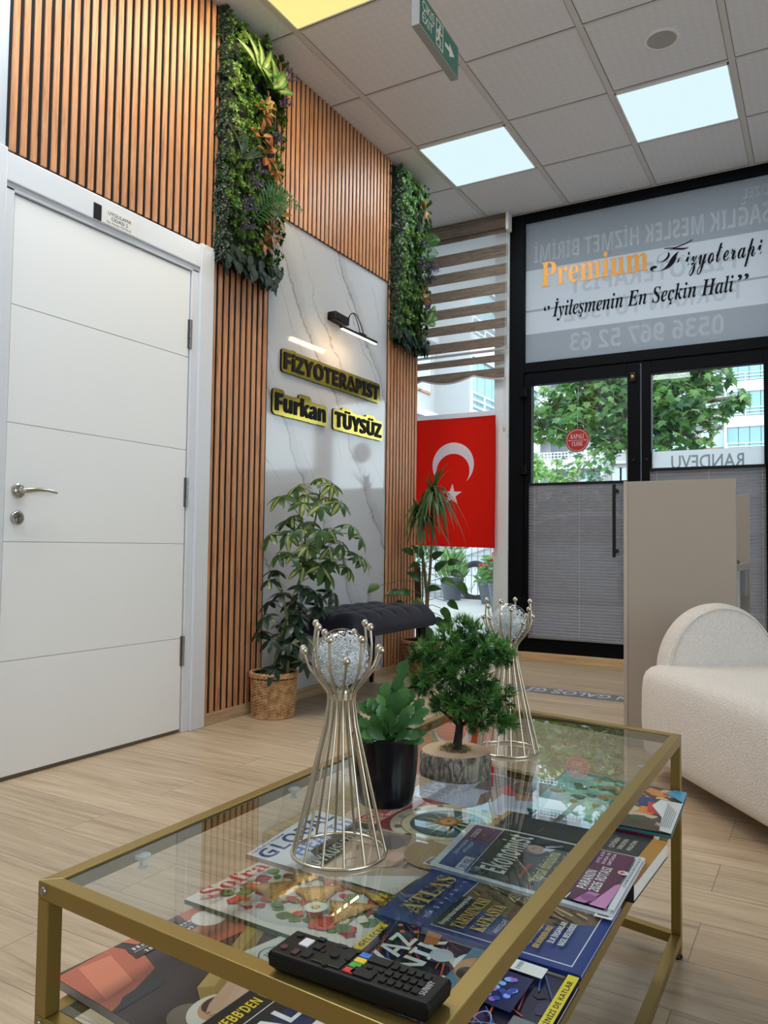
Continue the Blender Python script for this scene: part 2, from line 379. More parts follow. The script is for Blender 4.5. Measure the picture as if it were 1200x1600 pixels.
CEIL = ceilmat(); RUN = mat('grid_runner', (212,209,206), .5); LINE = mat('grid_shadow_gap', (96,92,90), .8)

# ------------------------------------------------------------------ the setting
b = MB(); b.box((-3.62,-2.7,-.12),(3.1,FY+.05,0), FLOORW); struct(b.build('floor', smooth=0))
b = MB(); b.box((-3.62,-2.7,CE),(3.1,FY+.12,CE+.14), CEIL); struct(b.build('ceiling', smooth=0))
b = MB()
for k in range(-2, 9):
    x = -2.32+.6365*k
    b.box((x-.016,-2.6,CE-.004),(x+.016,FY-.05,CE), RUN)
    for s in (-1,1): b.box((x+s*.017-.0018,-2.6,CE-.0015),(x+s*.017+.0018,FY-.05,CE), LINE)
for k in range(-8, 5):
    y = 3.075+.6475*k
    b.box((-3.5,y-.0025,CE-.0012),(3,y+.0025,CE), LINE); b.box((-3.5,y+.0025,CE-.003),(3,y+.016,CE), RUN)
struct(b.build('trim_1', smooth=0))
b = MB(); b.box((WX-.16,-2.6,0),(WX,4.885,CE), WALLP); struct(b.build('wall_left', smooth=0))
b = MB(); b.box((-3.6,4.7,0),(-3.5,FY+.05,CE), WALLP); b.box((-3.5,4.7,0),(WX-.16,4.8,CE), WALLP); struct(b.build('wall_recess', smooth=0))
b = MB(); b.box((-.17,FY-.03,0),(3.0,FY+.12,CE), WALLP); struct(b.build('wall_front', smooth=0))
b = MB(); b.box((3.0,1.5,0),(3.1,FY+.12,CE), WALLP); b.box((3.0,-2.6,0),(3.1,-1.6,CE), WALLP); b.box((3.0,-1.6,0),(3.1,1.5,.45), WALLP); b.box((3.0,-1.6,2.85),(3.1,1.5,CE), WALLP); struct(b.build('wall_right', smooth=0))
w3 = thing('window_added', None, None, (3.05,0,.45)); struct(w3)  # unseen side window, added so daylight reaches the lower door
b = MB()
for y in (-1.6,-.08,1.44): b.box((3.01,y,.45),(3.08,y+.06,2.85), mat('white_pvc', (222,228,230), .35))
for z in (.45,2.79): b.box((3.012,-1.6,z),(3.078,1.5,z+.06), mat('white_pvc'))
b.build('window_frame', w3, 0); b = MB(); b.box((3.04,-1.55,.5),(3.046,1.45,2.8), WIN); b.build('pane', w3, 0)
b = MB(); b.box((WX-.16,-2.7,0),(3.1,-2.6,CE), WALLP); struct(b.build('wall_back', smooth=0))
b = MB(); b.box((WX,2.737,0),(WX+.03,4.885,.056), SKIRT); b.box((WX,-2.6,0),(WX+.022,1.56,.07), SKIRT); struct(b.build('baseboard_left', smooth=0))
SILL = woodmat('oak_sill', (176,140,98), (206,172,126), (222,190,146), 'x', 1.2, .45)
b = MB(); b.box((-2.148,FY-.07,0),(-.17,FY+.05,.026), SILL); b.box((-2.148,FY-.05,.026),(-.17,FY+.05,.062), SILL); struct(b.build('trim_2', smooth=0, bevel=.003))

# the white room door
d1 = thing('door_1', None, None, (WX,2.15,0)); struct(d1)
b = MB(); xf = WX+.016; zs = [.015,.424,.851,1.281,1.711,2.114]
b.box((WX+.001,1.706,.015),(xf-.004,2.597,2.114), GROOVE)
for i in range(5): b.box((xf-.0045,1.706,zs[i]+.0014),(xf,2.597,zs[i+1]-.0014), DOORW)
b.build('leaf', d1, smooth=0, bevel=.0012)
b = MB(); b.box((WX,1.70,0),(WX+.004,2.603,.0145), mat('gap_shade', (120,110,100), .9)); b.build('gap_shade_strip', d1, 0)  # shade under the door leaf, put in as a thin coloured strip
b = MB()
b.box((WX,1.50,0),(WX+.038,1.66,2.262), CASEW); b.box((WX,1.66,0),(WX+.024,1.70,2.13), CASEW)
b.box((WX,2.603,0),(WX+.024,2.645,2.13), CASEW); b.box((WX,2.645,0),(WX+.038,2.735,2.262), CASEW)
b.box((WX,1.66,2.145),(WX+.034,2.645,2.25), CASEW); b.box((WX,1.66,2.118),(WX+.024,2.645,2.145), CASEW)
b.build('casing', d1, smooth=0, bevel=.003)
for z0 in (.30,1.02,1.753):
    b = MB(); b.box((xf,2.588,z0),(xf+.003,2.602,z0+.134), STEEL)
    for j in range(3): b.lathe([(.0065,z0+j*.046),(.0065,z0+j*.046+.042)], STEEL, (xf+.006,2.603,0), 12)
    b.build('hinge', d1)
RX = Matrix.Rotation(pi/2, 4, 'Y')
h = MB(); h.lathe([(0,0),(.0265,0),(.0265,.006),(.022,.0095),(.018,.0085),(.0145,.011),(.0145,.011),(.010,.012),(.0095,.045),(0,.047)], CHROME, (xf,1.757,1.036), 32, RX); hd = h.build('handle', d1, 50)
h = MB(); h.tube([(xf+.040,1.757,1.036),(xf+.043,1.775,1.038),(xf+.044,1.81,1.0425),(xf+.043,1.85,1.0425),(xf+.040,1.888,1.037)], [.0095,.0105,.0085,.0065,.005], CHROME, 14)
h.ball((xf+.040,1.757,1.036), .0105, CHROME); h.ball((xf+.040,1.889,1.037), .005, CHROME)
h.build('lever', hd, 60)
h = MB(); h.lathe([(0,0),(.0265,0),(.0265,.005),(.022,.009),(.0175,.008),(.0165,.005),(0,.005)], CHROME, (xf,1.757,.938), 32, RX); lk = h.build('lock', d1, 50)
h = MB(); h.lathe([(0,.005),(.0085,.005),(.0085,.0105),(0,.0105)], STEEL, (xf,1.757,.944), 20, RX); h.box((xf+.005,1.752,.922),(xf+.0095,1.762,.944), STEEL); h.box((xf+.0098,1.7555,.9385),(xf+.0108,1.7585,.9495), BLACK); h.build('cylinder', lk, 50)

# shopfront: white post and left window
w1 = thing('window_1', None, None, (-2.6,FY,0)); struct(w1)
PVC = mat('white_pvc', (222,228,230), .35)
b = MB(); b.box((-2.27,FY-.06,0),(-2.15,FY+.05,CE), PVC); b.box((-3.5,FY-.03,0),(-2.27,FY+.05,.035), PVC); b.box((-3.5,FY-.03,CE-.05),(-2.27,FY+.05,CE), PVC); b.build('window_frame', w1, 0, .004)
b = MB(); b.box((-3.5,FY+.005,.035),(-2.27,FY+.012,CE-.05), WIN); b.build('pane', w1, 0)

# transom with frosted film and lettering
w2 = thing('window_2', None, None, (-1.16,FY,2.21)); struct(w2)
GX0, GX1, GZ0, GZ1 = -2.032,-.285,2.292,3.41
b = MB(); yb, yf = FY+.05, FY-.045
b.box((-2.15,yf,0.062),(GX0,yb,CE), NAVY); b.box((GX1,yf,0.062),(-.17,yb,CE), NAVY)
b.box((GX0,yf,GZ1),(GX1,yb,CE), NAVY); b.box((GX0,yf,2.215),(GX1,yb,GZ0), NAVY)
b.build('frame', w2, 0, .003)
FILM = sheer('frosted_film', (212,216,221), 0.0, .62); BAND = sheer('grey_film_band', (96,104,112), .60, .2); LET = sheer('pale_film_lettering', (246,248,250), .82, .15); DLET = sheer('dark_film_lettering', (96,104,112), .84, .2)
b = MB(); b.box((GX0,FY-.002,GZ0),(GX1,FY+.002,GZ1), FILM); b.build('frosted_pane', w2, 0)
b = MB(); y = FY-.0036
b.poly([(GX0,y,3.03),(GX1,y,3.03),(GX1,y,GZ1),(GX0,y,GZ1)], BAND); b.poly([(GX0,y,GZ0),(GX1,y,GZ0),(GX1,y,2.525),(GX0,y,2.525)], BAND)
b.poly([(GX0,y,2.70),(GX1,y,2.70),(GX1,y,2.715),(GX0,y,2.715)], BAND); b.build('film_bands', w2, 0)
b = MB(); y = FY-.0048; U = V((1,0,0)); Z = V((0,0,1))
letters(b, 'SAĞLIK MESLEK HİZMET BİRİMİ', (-1.965,y,3.085), U, Z, 1.66, .135, LET, 'bold', mirror=True)
letters(b, 'ÖZEL', (-.475,y,3.275), U, Z, .165, .07, LET, 'bold', mirror=True)
letters(b, '0536 967 52 63', (-1.68,y,2.355), U, Z, 1.08, .135, LET, 'bold', mirror=True)
letters(b, 'FİZYOTERAPİST', (-1.68,y,2.80), U, Z, 1.16, .14, DLET, 'bold', mirror=True)
letters(b, 'FURKAN TÜYSÜZ', (-1.72,y,2.585), U, Z, 1.22, .12, DLET, 'bold', mirror=True)
b.build('street_side_lettering', w2, 0)['label'] = 'pale mirrored street lettering and telephone number seen through frosted film'
GOLDF = mat('gold_vinyl', (206,136,34), .4, .2); INK = mat('black_vinyl', (8,10,16), .6, spec=.1)
b = MB(); y = FY-.0075
letters(b, 'Premium', (-1.905,y,2.885), U, Z, .80, .190, GOLDF, 'serif', res=6); b.build('gold_lettering', w2, 0)['label'] = 'gold serif lettering on frosted film'
b = MB()
letters(b, 'F', (-1.09,y,2.862), U, Z, .27, .175, INK, 'script', -.010, 6); letters(b, 'izyoterapi', (-.85,y,2.862), U, Z, .495, .165, INK, 'script', .003, 6)
b.tube([(-.99,y+.001,3.022),(-.92,y+.001,3.015),(-.85,y+.001,3.03),(-.80,y+.001,3.05)], .0035, INK, 6)
letters(b, '‘’', (-1.885,y,2.63), U, Z, .05, .10, INK, 'sans', .01); letters(b, 'İyileşmenin En Seçkin Hali', (-1.815,y,2.638), U, Z, 1.28, .112, INK, 'bi', 0, 4); letters(b, '’’', (-.51,y,2.64), U, Z, .07, .11, INK, 'sans', .01)
b.build('black_lettering', w2, 0)['label'] = 'black script name and italic slogan on frosted film'

# the two glass shop doors
def shop_door(n, x0, x1, gx0, gx1):
    d = thing(n, None, None, ((x0+x1)/2,FY,.062)); struct(d); ya, yb = FY-.035, FY+.03
    b = MB(); b.box((x0,ya,.066),(gx0,yb,2.21), NAVY); b.box((gx1,ya,.066),(x1,yb,2.21), NAVY); b.box((gx0,ya,2.118),(gx1,yb,2.21), NAVY); b.box((gx0,ya,.066),(gx1,yb,.178), NAVY)
    b.build('door_frame', d, 0, .003)
    b = MB(); b.box((gx0,FY+.004,.178),(gx1,FY+.012,2.118), WIN); b.build('pane', d, 0)
    return d
d2 = shop_door('door_2', -2.03, -1.158, -1.972, -1.246); d3 = shop_door('door_3', -1.148, -.287, -1.08, -.355)
b = MB(); hx, hy = -1.318, FY-.135; b.box((hx-.011,hy-.011,.795),(hx+.011,hy+.011,1.32), MATTEB)
for z in (.84,1.275): b.box((hx-.010,hy+.011,z-.014),(hx+.012,FY-.03,z+.014), MATTEB)
b.build('pull_handle', d2, 0, .003)
b = MB(); b.box((-1.225,FY-.05,2.07),(-1.185,FY-.035,2.135), MATTEB); b.build('latch', d2, 0, .003)
b = MB(); b.lathe([(0,0),(.012,0),(.012,.014),(0,.016)], mat('brass', (190,160,90), .25, 1), (-1.204,FY-.05,2.10), 16, Matrix.Rotation(pi/2,4,'X')); b.build('latch_knob', d2)
for z in (1.42,2.02,.4):
    b = MB(); b.box((-2.055,FY-.075,z),(-2.0,FY-.035,z+.075), NAVY); b.build('hinge', d2, 0, .004)
for dd, x in ((d2,-1.20),(d3,-1.11)):
    b = MB(); b.lathe([(0,0),(.010,0),(.010,.008),(0,.009)], MATTEB, (x,FY-.035,1.50), 14, Matrix.Rotation(pi/2,4,'X')); b.build('lock_cylinder', dd)
b = MB(); b.box((-1.08,FY-.002,1.40),(-.355,FY+.002,1.555), sheer('white_film', (232,236,240), .1, .6)); fb = b.build('film_strip', d3, 0)
b = MB(); letters(b, 'RANDEVU', (-.95,FY-.004,1.425), U, Z, .47, .095, sheer('grey_letters', (130,138,144), .25, .3), 'sans', .012, 3, mirror=True); b.build('mirrored_lettering', d3, 0)['label'] = 'grey mirrored lettering on the white film strip'

# ------------------------------------------------------------------ wall cladding
def slat_panel(label, y0, y1, z0, z1):
    t = thing('slat_panel', label, 'wall panel', (WX,(y0+y1)/2,z0), group=None)
    b = MB(); b.box((WX,y0,z0),(WX+.0165,y1,z1), FELT); b.build('backing', t, 0)
    b = MB(); n = round((y1-y0)/.0425); p = (y1-y0)/n
    for i in range(n): b.box((WX+.0165,y0+i*p+.0015,z0),(WX+.025,y0+i*p+p*.61,z1), SLATW)
    b.build('slats', t, 0, .0012, 1); return t
slat_panel('tall walnut slat wall panel over the white door, up to the ceiling', 1.672, 2.738, 2.263, CE)
slat_panel('narrow walnut slat panel between the white door casing and the marble', 2.738, 3.172, .056, CE)
slat_panel('walnut slat panel above the marble, between the two green plant panels', 3.172, 4.445, 2.63, CE)
slat_panel('narrow walnut slat panel right of the marble, beside the red flag', 4.445, 4.885, .056, CE)
b = MB(); b.box((WX,3.172,.056),(WX+.012,4.445,2.63), marblemat()); tag(b.build('marble_panel', smooth=0, bevel=.001), 'glossy white marble wall panel with grey diagonal veins behind the bench', 'wall panel')

# ------------------------------------------------------------------ ceiling lights
def ceiling_light(label, x0, x1, y0, y1, rgb, watts, lamp, group=None):
    t = thing('ceiling_light', label, 'ceiling light', ((x0+x1)/2,(y0+y1)/2,CE), group=group)
    e = mat('diffuser_%d_%d_%d' % rgb, rgb, .5, emit=.87, spec=0)
    if e.node_tree.nodes['Principled BSDF'].inputs['Emission Strength'].default_value: e.node_tree.nodes['Principled BSDF'].inputs['Base Color'].default_value = (.02,.02,.02,1)
    b = MB(); b.box((x0+.006,y0+.006,CE-.009),(x1-.006,y1-.006,CE-.002), e); b.build('diffuser', t, 0)
    b = MB()
    for lo,hi in (((x0,y0),(x1,y0+.008)),((x0,y1-.008),(x1,y1)),((x0,y0),(x0+.008,y1)),((x1-.008,y0),(x1,y1))): b.box((lo[0],lo[1],CE-.012),(hi[0],hi[1],CE), WHITE)
    b.build('frame', t, 0)
    l = bpy.data.lights.new('panel_lamp','AREA'); l.shape = 'RECTANGLE'; l.size = x1-x0-.03; l.size_y = y1-y0-.03; l.energy = watts; l.color = lamp
    o = bpy.data.objects.new('panel_lamp', l); col.objects.link(o); o.parent = t; o.location = (0,0,-.014)
COOL, WARM = (217,242,248), (255,236,150); LC, LW = (.86,.95,1.0), (1.0,.80,.48)
ceiling_light('cool white square ceiling panel light left of the loudspeaker, nearer the plant wall', -2.303, -1.70, 4.395, 5.00, COOL, PANEL_W, LC)
ceiling_light('cool white square ceiling panel light nearest the round loudspeaker', -1.03, -.427, 4.395, 5.00, COOL, PANEL_W, LC)
ceiling_light('warm yellow ceiling panel light cut off by the top of the photo', -2.303, -1.70, 2.455, 3.06, WARM, WARM_W, LW)
for x,y,wt in ((-2.303,1.16,24),(-2.303,-.78,19)):  # further panels added out of view to light the room
    ceiling_light('square ceiling panel light outside the photo, over the viewer\'s side of the room', x, x+.603, y, y+.6, (235,240,240), wt, (.86,.94,1), 'added ceiling panel lights out of view')
b = MB(); t = thing('ceiling_loudspeaker', 'round white ceiling loudspeaker with grey grille beside a cool ceiling panel', 'loudspeaker', (-.706,4.03,CE))
b.lathe([(.088,CE),(.088,CE-.006),(.078,CE-.009),(.072,CE-.006)], WHITE, (-.706,4.03,0), 48, cap=False); b.build('rim', t)
b = MB(); b.lathe([(.0,CE-.006),(.073,CE-.006),(.073,CE-.002)], mat('grille_mesh', (168,166,165), .6), (-.706,4.03,0), 40); b.build('grille', t)

# exit sign on chains
EX = onz((655,37), 2.68); EY = onz((714,122), 2.68); ed = (EY-EX); eL = ed.length+.012; ed.normalize(); en = V((ed.y,-ed.x,0))
t = thing('exit_sign', 'green and white running man exit sign hanging from the ceiling on chains', 'exit sign', EX + ed*(eL/2))
SIGNG = mat('exit_green', (28,110,92), .4); SIGNW = mat('sign_white', (238,228,215), .45); ABS = mat('sign_housing', (150,149,144), .6, spec=.2)
O = EX - en*.0
b = MB(); b.prism([(0,0),(eL,0),(eL,.128),(0,.128)], O - en*.030, ed, Z, .030, ABS); b.build('housing', t, 0, .002)
b = MB(); b.prism([(.008,.008),(eL-.008,.008),(eL-.008,.120),(.008,.120)], O, ed, Z, .0012, SIGNG); b.build('face', t, 0)
b = MB(); F = O + en*.0016
letters(b, 'ÇIKIŞ', F+ed*.022+Z*.072, ed, Z, .105, .034, SIGNW, 'sans', .012, 3); letters(b, 'EXIT', F+ed*.022+Z*.026, ed, Z, .090, .034, SIGNW, 'sans', .012, 3)
def P2(a, z): return F + ed*a + Z*z
for q in ([(.142,.014),(.148,.014),(.148,.114),(.142,.114)],[(.148,.108),(.208,.108),(.208,.114),(.148,.114)],[(.202,.014),(.208,.014),(.208,.108),(.202,.108)],[(.148,.014),(.202,.014),(.202,.020),(.148,.020)]): b.poly([P2(*p) for p in q], SIGNW)
b.poly([P2(.178+.009*cos(2*pi*i/16), .094+.009*sin(2*pi*i/16)) for i in range(16)], SIGNW)
for a,c,r in (((.172,.085),(.166,.055),.008),((.172,.083),(.155,.074),.004),((.155,.074),(.150,.060),.0035),((.174,.082),(.188,.070),.004),((.188,.070),(.197,.076),.0035),((.167,.056),(.182,.046),.005),((.182,.046),(.180,.024),.0045),((.165,.055),(.158,.038),.005),((.158,.038),(.140,.034),.0045)):
    dx,dz = c[0]-a[0], c[1]-a[1]; l_ = sqrt(dx*dx+dz*dz); px,pz = -dz/l_*r, dx/l_*r
    b.poly([P2(a[0]+px,a[1]+pz),P2(a[0]-px,a[1]-pz),P2(c[0]-px,c[1]-pz),P2(c[0]+px,c[1]+pz)][::-1], SIGNW)
b.poly([P2(*p) for p in ((.226,.056),(.268,.056),(.268,.038),(.318,.064),(.268,.090),(.268,.072),(.226,.072))], SIGNW)
b.build('pictogram', t, 0)['label'] = 'pale exit lettering, running man and arrow'
for a in (.03, eL-.03):
    b = MB(); p = O + ed*a - en*.015; z = 2.68+.128; k = 0
    while z < CE-.01:
        ax = ed if k % 2 else en; b.tube([p+V((0,0,z+.008))+ax*.004*cos(q)+V((0,0,1))*.0085*sin(q) for q in [2*pi*i/8 for i in range(9)]], .0011, CHROME, 5, False); z += .0145; k += 1
    b.build('chain', t)
# ------------------------------------------------------------------ door plate, wall lettering, picture lamp
Y = V((0,1,0)); X = V((1,0,0))
PX = WX+.036
t = thing('door_sign', 'small white room number plate with black end above the white door', 'sign', (PX-.002,2.145,2.15))
b = MB(); b.box((PX-.003,2.072,2.148),(PX,2.255,2.212), mat('brushed_white_plate', (222,222,222), .3)); b.build('plate', t, 0)
b = MB(); b.box((PX-.003,2.035,2.148),(PX+.001,2.072,2.212), BLACK); b.build('end_block', t, 0)
b = MB(); x = PX+.0006
letters(b, 'UYGULAMA', (x,2.105,2.190), Y, Z, .12, .014, INK, 'sans', 0, 3); letters(b, 'ODASI 2', (x,2.122,2.170), Y, Z, .085, .014, INK, 'sans', 0, 3); letters(b, 'Fzt. Furkan TÜYSÜZ', (x,2.10,2.155), Y, Z, .125, .008, INK, 'sans', 0, 2)
b.build('lettering', t, 0)
MIRG = mat('gold_mirror_acrylic', (172,152,56), .16, .75); SIGNB = mat('black_acrylic', (9,11,18), .55, spec=.12); MXF = WX+.013
def wall_word(label, s, y0, y1, zb, cap, grow, st='bold'):
    t = thing('wall_lettering', label, 'sign', (MXF,(y0+y1)/2,zb))
    b = MB(); yy0, yy1 = y0+grow, y1-grow; wd = yy1-yy0
    vs, fs, x0, x1 = text(s, st, 0, 3); kx = wd/(x1-x0); ky = cap/CAP[st]
    # backing plate: each glyph outline swollen, drawn as rounded tiles that melt together
    cells = []
    body = stylise(s, st)
    for i, ch in enumerate(body):
        if ch == ' ': continue
        one = raw_text(ch, 0, 2)[0]; pre = raw_text(body[:i+1], 0, 1)[0]
        xr = max(p[0] for p in pre); w_ = max(p[0] for p in one)-min(p[0] for p in one)
        zt = max(p[1] for p in one); zl = min(p[1] for p in one)
        if s[i] in 'üÜöÖİ': zt += .15
        cells.append(((xr-w_-x0)*kx, (xr-x0)*kx, zl*ky, zt*ky))
    for i, (a,c,l,h_) in enumerate(cells):
        nxt = cells[i+1][0] if i+1 < len(cells) else c
        r = grow
        q = []
        for (cx_,cz_,a0) in ((c,h_,0),(a,h_,90),(a,l,180),(c,l,270)):
            for k in range(5): an = radians(a0+k*22.5); q.append((cx_+r*cos(an), cz_+r*sin(an)))
        b.prism(q, V((MXF,yy0,zb)) , Y, Z, .012+.00004*i, SIGNB, MIRG)
    b.build('gold_backing', t, 0)
    b = MB(); letters(b, s, (MXF+.0135,yy0,zb), Y, Z, wd, cap, SIGNB, st, .012, 3, .005); b.build('black_letters', t, 0); return t
wall_word('black FIZYOTERAPIST lettering on gold backing, upper line on the marble', 'FiZYOTERAPIST', 3.284, 4.337, 1.808, .088, .020)
wall_word('black lettering on gold backing, lower left word starting with F on the marble', 'Furkan', 3.212, 3.731, 1.572, .092, .024)
wall_word('black lettering on gold backing, lower right word on the marble, nearest the bench', 'TÜYSÜZ', 3.79, 4.377, 1.565, .088, .020)

t = thing('picture_lamp', 'black swan neck picture lamp mounted on the marble above the lettering', 'lamp', (MXF,3.80,2.2))
a0, a1 = onx((519,492), WX+.045), onx((541,504), WX+.045)
b = MB(); b.bar(a0, a1, .05, .05, MATTEB); b.bar(a0+V((-.02,0,0)), a1+V((-.02,0,0)), .034, .05, MATTEB); b.build('wall_box', t, 30, .006)
c0, c1 = onx((533,510), WX+.20), onx((588,534), WX+.20); c1.z = c0.z
b = MB(); b.tube([c0,c1], .0105, MATTEB, 16); bar = b.build('tube', t, 40)
LED = mat('led_strip', (255,236,205), .5, emit=6.0, spec=0)
b = MB(); b.box((c0.x-.007,c0.y+.006,c0.z-.0125),(c0.x+.007,c1.y-.006,c0.z-.0085), LED); b.build('led_strip', t, 0)
cm = c0.lerp(c1,.55)
for k in (-1,1):
    b = MB(); s_ = a1 + V((.02,-.01,.012+.004*k)); e_ = cm+V((0,.02*k+.01,.008))
    pts = []
    for i in range(13):
        u_ = i/12; p = s_.lerp(e_, u_); p.z += .085*sin(pi*u_)**.8*(1-.25*u_); pts.append(p)
    b.tube(pts, .0032, MATTEB, 8); b.build('arm', t, 60)
b = MB(); b.box((cm.x-.012,cm.y-.03,cm.z+.004),(cm.x+.012,cm.y+.045,cm.z+.014), MATTEB); b.build('clamp', t, 0, .003)
l = bpy.data.lights.new('picture_lamp_light','AREA'); l.shape = 'RECTANGLE'; l.size = .03; l.size_y = c1.y-c0.y-.04; l.energy = .75; l.color = (1,.66,.30)
o = bpy.data.objects.new('picture_lamp_light', l); col.objects.link(o); o.parent = t
o.location = V((c0.x-.004,(c0.y+c1.y)/2,c0.z-.016)) - V(t.location); o.rotation_euler = (0,radians(38),0)

# ------------------------------------------------------------------ green plant panels
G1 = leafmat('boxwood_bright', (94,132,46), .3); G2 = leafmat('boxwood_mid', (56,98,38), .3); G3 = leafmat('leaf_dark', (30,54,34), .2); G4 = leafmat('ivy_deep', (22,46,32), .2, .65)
RUST = leafmat('rust_leaf', (146,90,48), .3); RUST2 = leafmat('olive_rust_leaf', (128,104,44), .3); PURP = leafmat('purple_sprig', (62,52,84), .2); FERN = leafmat('fern_green', (66,120,58), .35); PALE = leafmat('pale_striped_leaf', (132,150,88), .3); BROWN = mat('stem_brown', (74,58,40), .7)
def rosette(mb, p, n, R, m, rnd, k=7):
    n = V(n).normalized(); u = n.orthogonal().normalized(); q = n.cross(u)
    for ring, (tilt, L) in enumerate(((1.25,1.0),(.65,.8))):
        for i in range(k - 2*ring):
            a = 2*pi*(i+.5*ring)/(k-2*ring) + rnd.random(); d = (u*cos(a)+q*sin(a))*sin(tilt)+n*cos(tilt)
            mb.leaf(p, d, n, R*L, R*.42, m, 2, .25, .2)
def plant_panel(label, y0, y1, z0, z1, seed, spec, bright):
    rnd = random.Random(seed); t = thing('green_plant_panel', label, 'artificial plant panel', (WX+.025,(y0+y1)/2,z0))
    b = MB(); b.box((WX+.025,y0+.01,z0+.01),(WX+.05,y1-.01,z1-.005), mat('panel_mat', (20,30,20), .9)); b.build('backing_mat', t, 0)
    W_, H_ = y1-y0, z1-z0
    def P(a, c, d=.09): return V((WX+d, y0+W_*a, z0+H_*c))
    b = MB(); bd = MB()
    for i in range(int(W_*H_*1750)):
        a, c = rnd.random(), rnd.random()**.95; d = .045+.05*rnd.random()+.018*sin(a*13+c*9)*sin(c*31+a*4+seed)
        nrm = V((1, (a-.5)*.9+rnd.uniform(-.4,.4), rnd.uniform(-.3,.6)))
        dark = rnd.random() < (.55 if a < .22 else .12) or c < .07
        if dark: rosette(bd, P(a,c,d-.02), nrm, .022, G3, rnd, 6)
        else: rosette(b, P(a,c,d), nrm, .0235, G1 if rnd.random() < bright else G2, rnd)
    for i in range(260):                                     # near side and far side rims
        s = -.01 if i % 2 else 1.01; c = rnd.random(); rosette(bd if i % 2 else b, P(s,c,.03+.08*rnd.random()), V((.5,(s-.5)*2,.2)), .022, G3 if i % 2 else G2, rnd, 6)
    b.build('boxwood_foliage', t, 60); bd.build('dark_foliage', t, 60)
    b = MB()
    for i in range(90):
        a = rnd.random(); p = P(a, rnd.uniform(-.005,.085), .05+.06*rnd.random()); b.leaf(p, V((.45,rnd.uniform(-.7,.7),-1)), V((1,0,.4)), rnd.uniform(.045,.075), rnd.uniform(.03,.042), G4, 4, .2, .2)
    b.build('ivy_skirt', t, 60)['label'] = 'dark pointed leaves along the lower edge'
    for kind, a, c, sz in spec:
        b = MB(); p = P(a,c,.115)
        if kind == 'fern':
            d = V((.35,rnd.uniform(.3,.7),rnd.uniform(-.2,.9))).normalized(); d = V((.45,.35,.8)).normalized() if sz > 0 else V((.4,.8,.35)).normalized(); L = abs(sz)
            pts = [p + d*(L*i/14) - V((0,0,.5*L*(i/14)**2)) for i in range(15)]; b.tube(pts, .0016, FERN, 5)
            for i in range(1,15):
                tt = (pts[min(i+1,14)]-pts[i-1]).normalized(); sd = tt.cross(V((1,0,0))).normalized(); ll = L*.26*sin(pi*(i/15)**.7)+.006
                for s in (-1,1): b.leaf(pts[i], sd*s+tt*.5, V((1,0,0)), ll, .011, FERN, 3, .15, .1)
            b.build('fern_frond', t, 60)
        elif kind == 'rust':
            for i in range(11): 
                an = rnd.uniform(0,2*pi); d = V((.55,cos(an),sin(an)*.8)); q = p+V((rnd.uniform(-.01,.02),cos(an)*.02,sin(an)*.02)); b.leaf(q, d, V((1,0,.5)), sz*rnd.uniform(.8,1.2), sz*.45, RUST if rnd.random()<.65 else RUST2, 4, .3, .2)
            b.build('rust_leaf_sprig', t, 60)['label'] = 'rust and olive coloured leaves'
        elif kind == 'purple':
            for i in range(9):
                an = rnd.uniform(0,2*pi); d = V((.8,cos(an)*.7,.5+sin(an)*.5)).normalized(); e = p+d*sz
                b.tube([p,p+d*sz*.5,e], .0012, PURP, 4)
                for k in range(16): q = p.lerp(e, rnd.uniform(.3,1)); b.leaf(q, d*.4+V((rnd.uniform(-1,1),rnd.uniform(-1,1),rnd.uniform(-1,1))), V((1,0,0)), .013, .006, PURP, 2)
            b.build('purple_sprig', t, 60)['label'] = 'purple heather like sprig'
        elif kind == 'stripe':
            for i in range(5):
                an = pi/2 + (i-2)*.5; d = V((.5,cos(an)*.9,sin(an))); b.leaf(p, d, V((1,0,.2)), sz*rnd.uniform(.8,1.1), sz*.24, G2, 6, .55, .3, None, PALE)
            b.build('striped_leaf_tuft', t, 60)['label'] = 'long pale striped leaves'
        elif kind == 'rubber':
            for i in range(4):
                an = pi/2 + (i-1.5)*.8; d = V((.5,cos(an),sin(an)*.8)); b.leaf(p, d, V((1,0,.2)), sz, sz*.5, FERN, 6, .3, .25, None, PALE)
            b.build('broad_leaf_tuft', t, 60)['label'] = 'broad green leaves with pale midribs'
        elif kind == 'blade':
            for i in range(9):
                an = pi/2 + rnd.uniform(-1,1); d = V((.6,cos(an),sin(an))); b.leaf(p, d, V((1,0,.2)), sz*rnd.uniform(.7,1.1), sz*.10, G3, 5, .5, .2)
            b.build('blade_leaf_tuft', t, 60)['label'] = 'narrow dark blade leaves'
plant_panel('larger green artificial plant panel with fern, rust and purple sprigs, left of the marble', 2.742, 3.168, 2.20, 3.455, 3,
  [('stripe',.45,.80,.19),('stripe',.62,.78,.16),('rubber',.75,.80,.13),('rust',.55,.66,.05),('rust',.52,.56,.06),('rust',.62,.50,.065),('rust',.80,.47,.06),('rust',.88,.28,.07),('rust',.75,.19,.06),('rust',.62,.14,.055),('rust',.6,.70,.045),
   ('fern',.40,.20,.30),('fern',.62,.34,-.22),('fern',.5,.27,.24),('blade',.2,.42,.17),('purple',.35,.33,.07),('purple',.22,.22,.08),('purple',.45,.40,.06),('purple',.92,.86,.08),('purple',.85,.74,.07),('purple',.18,.14,.08),('purple',.75,.57,.06)], .72)
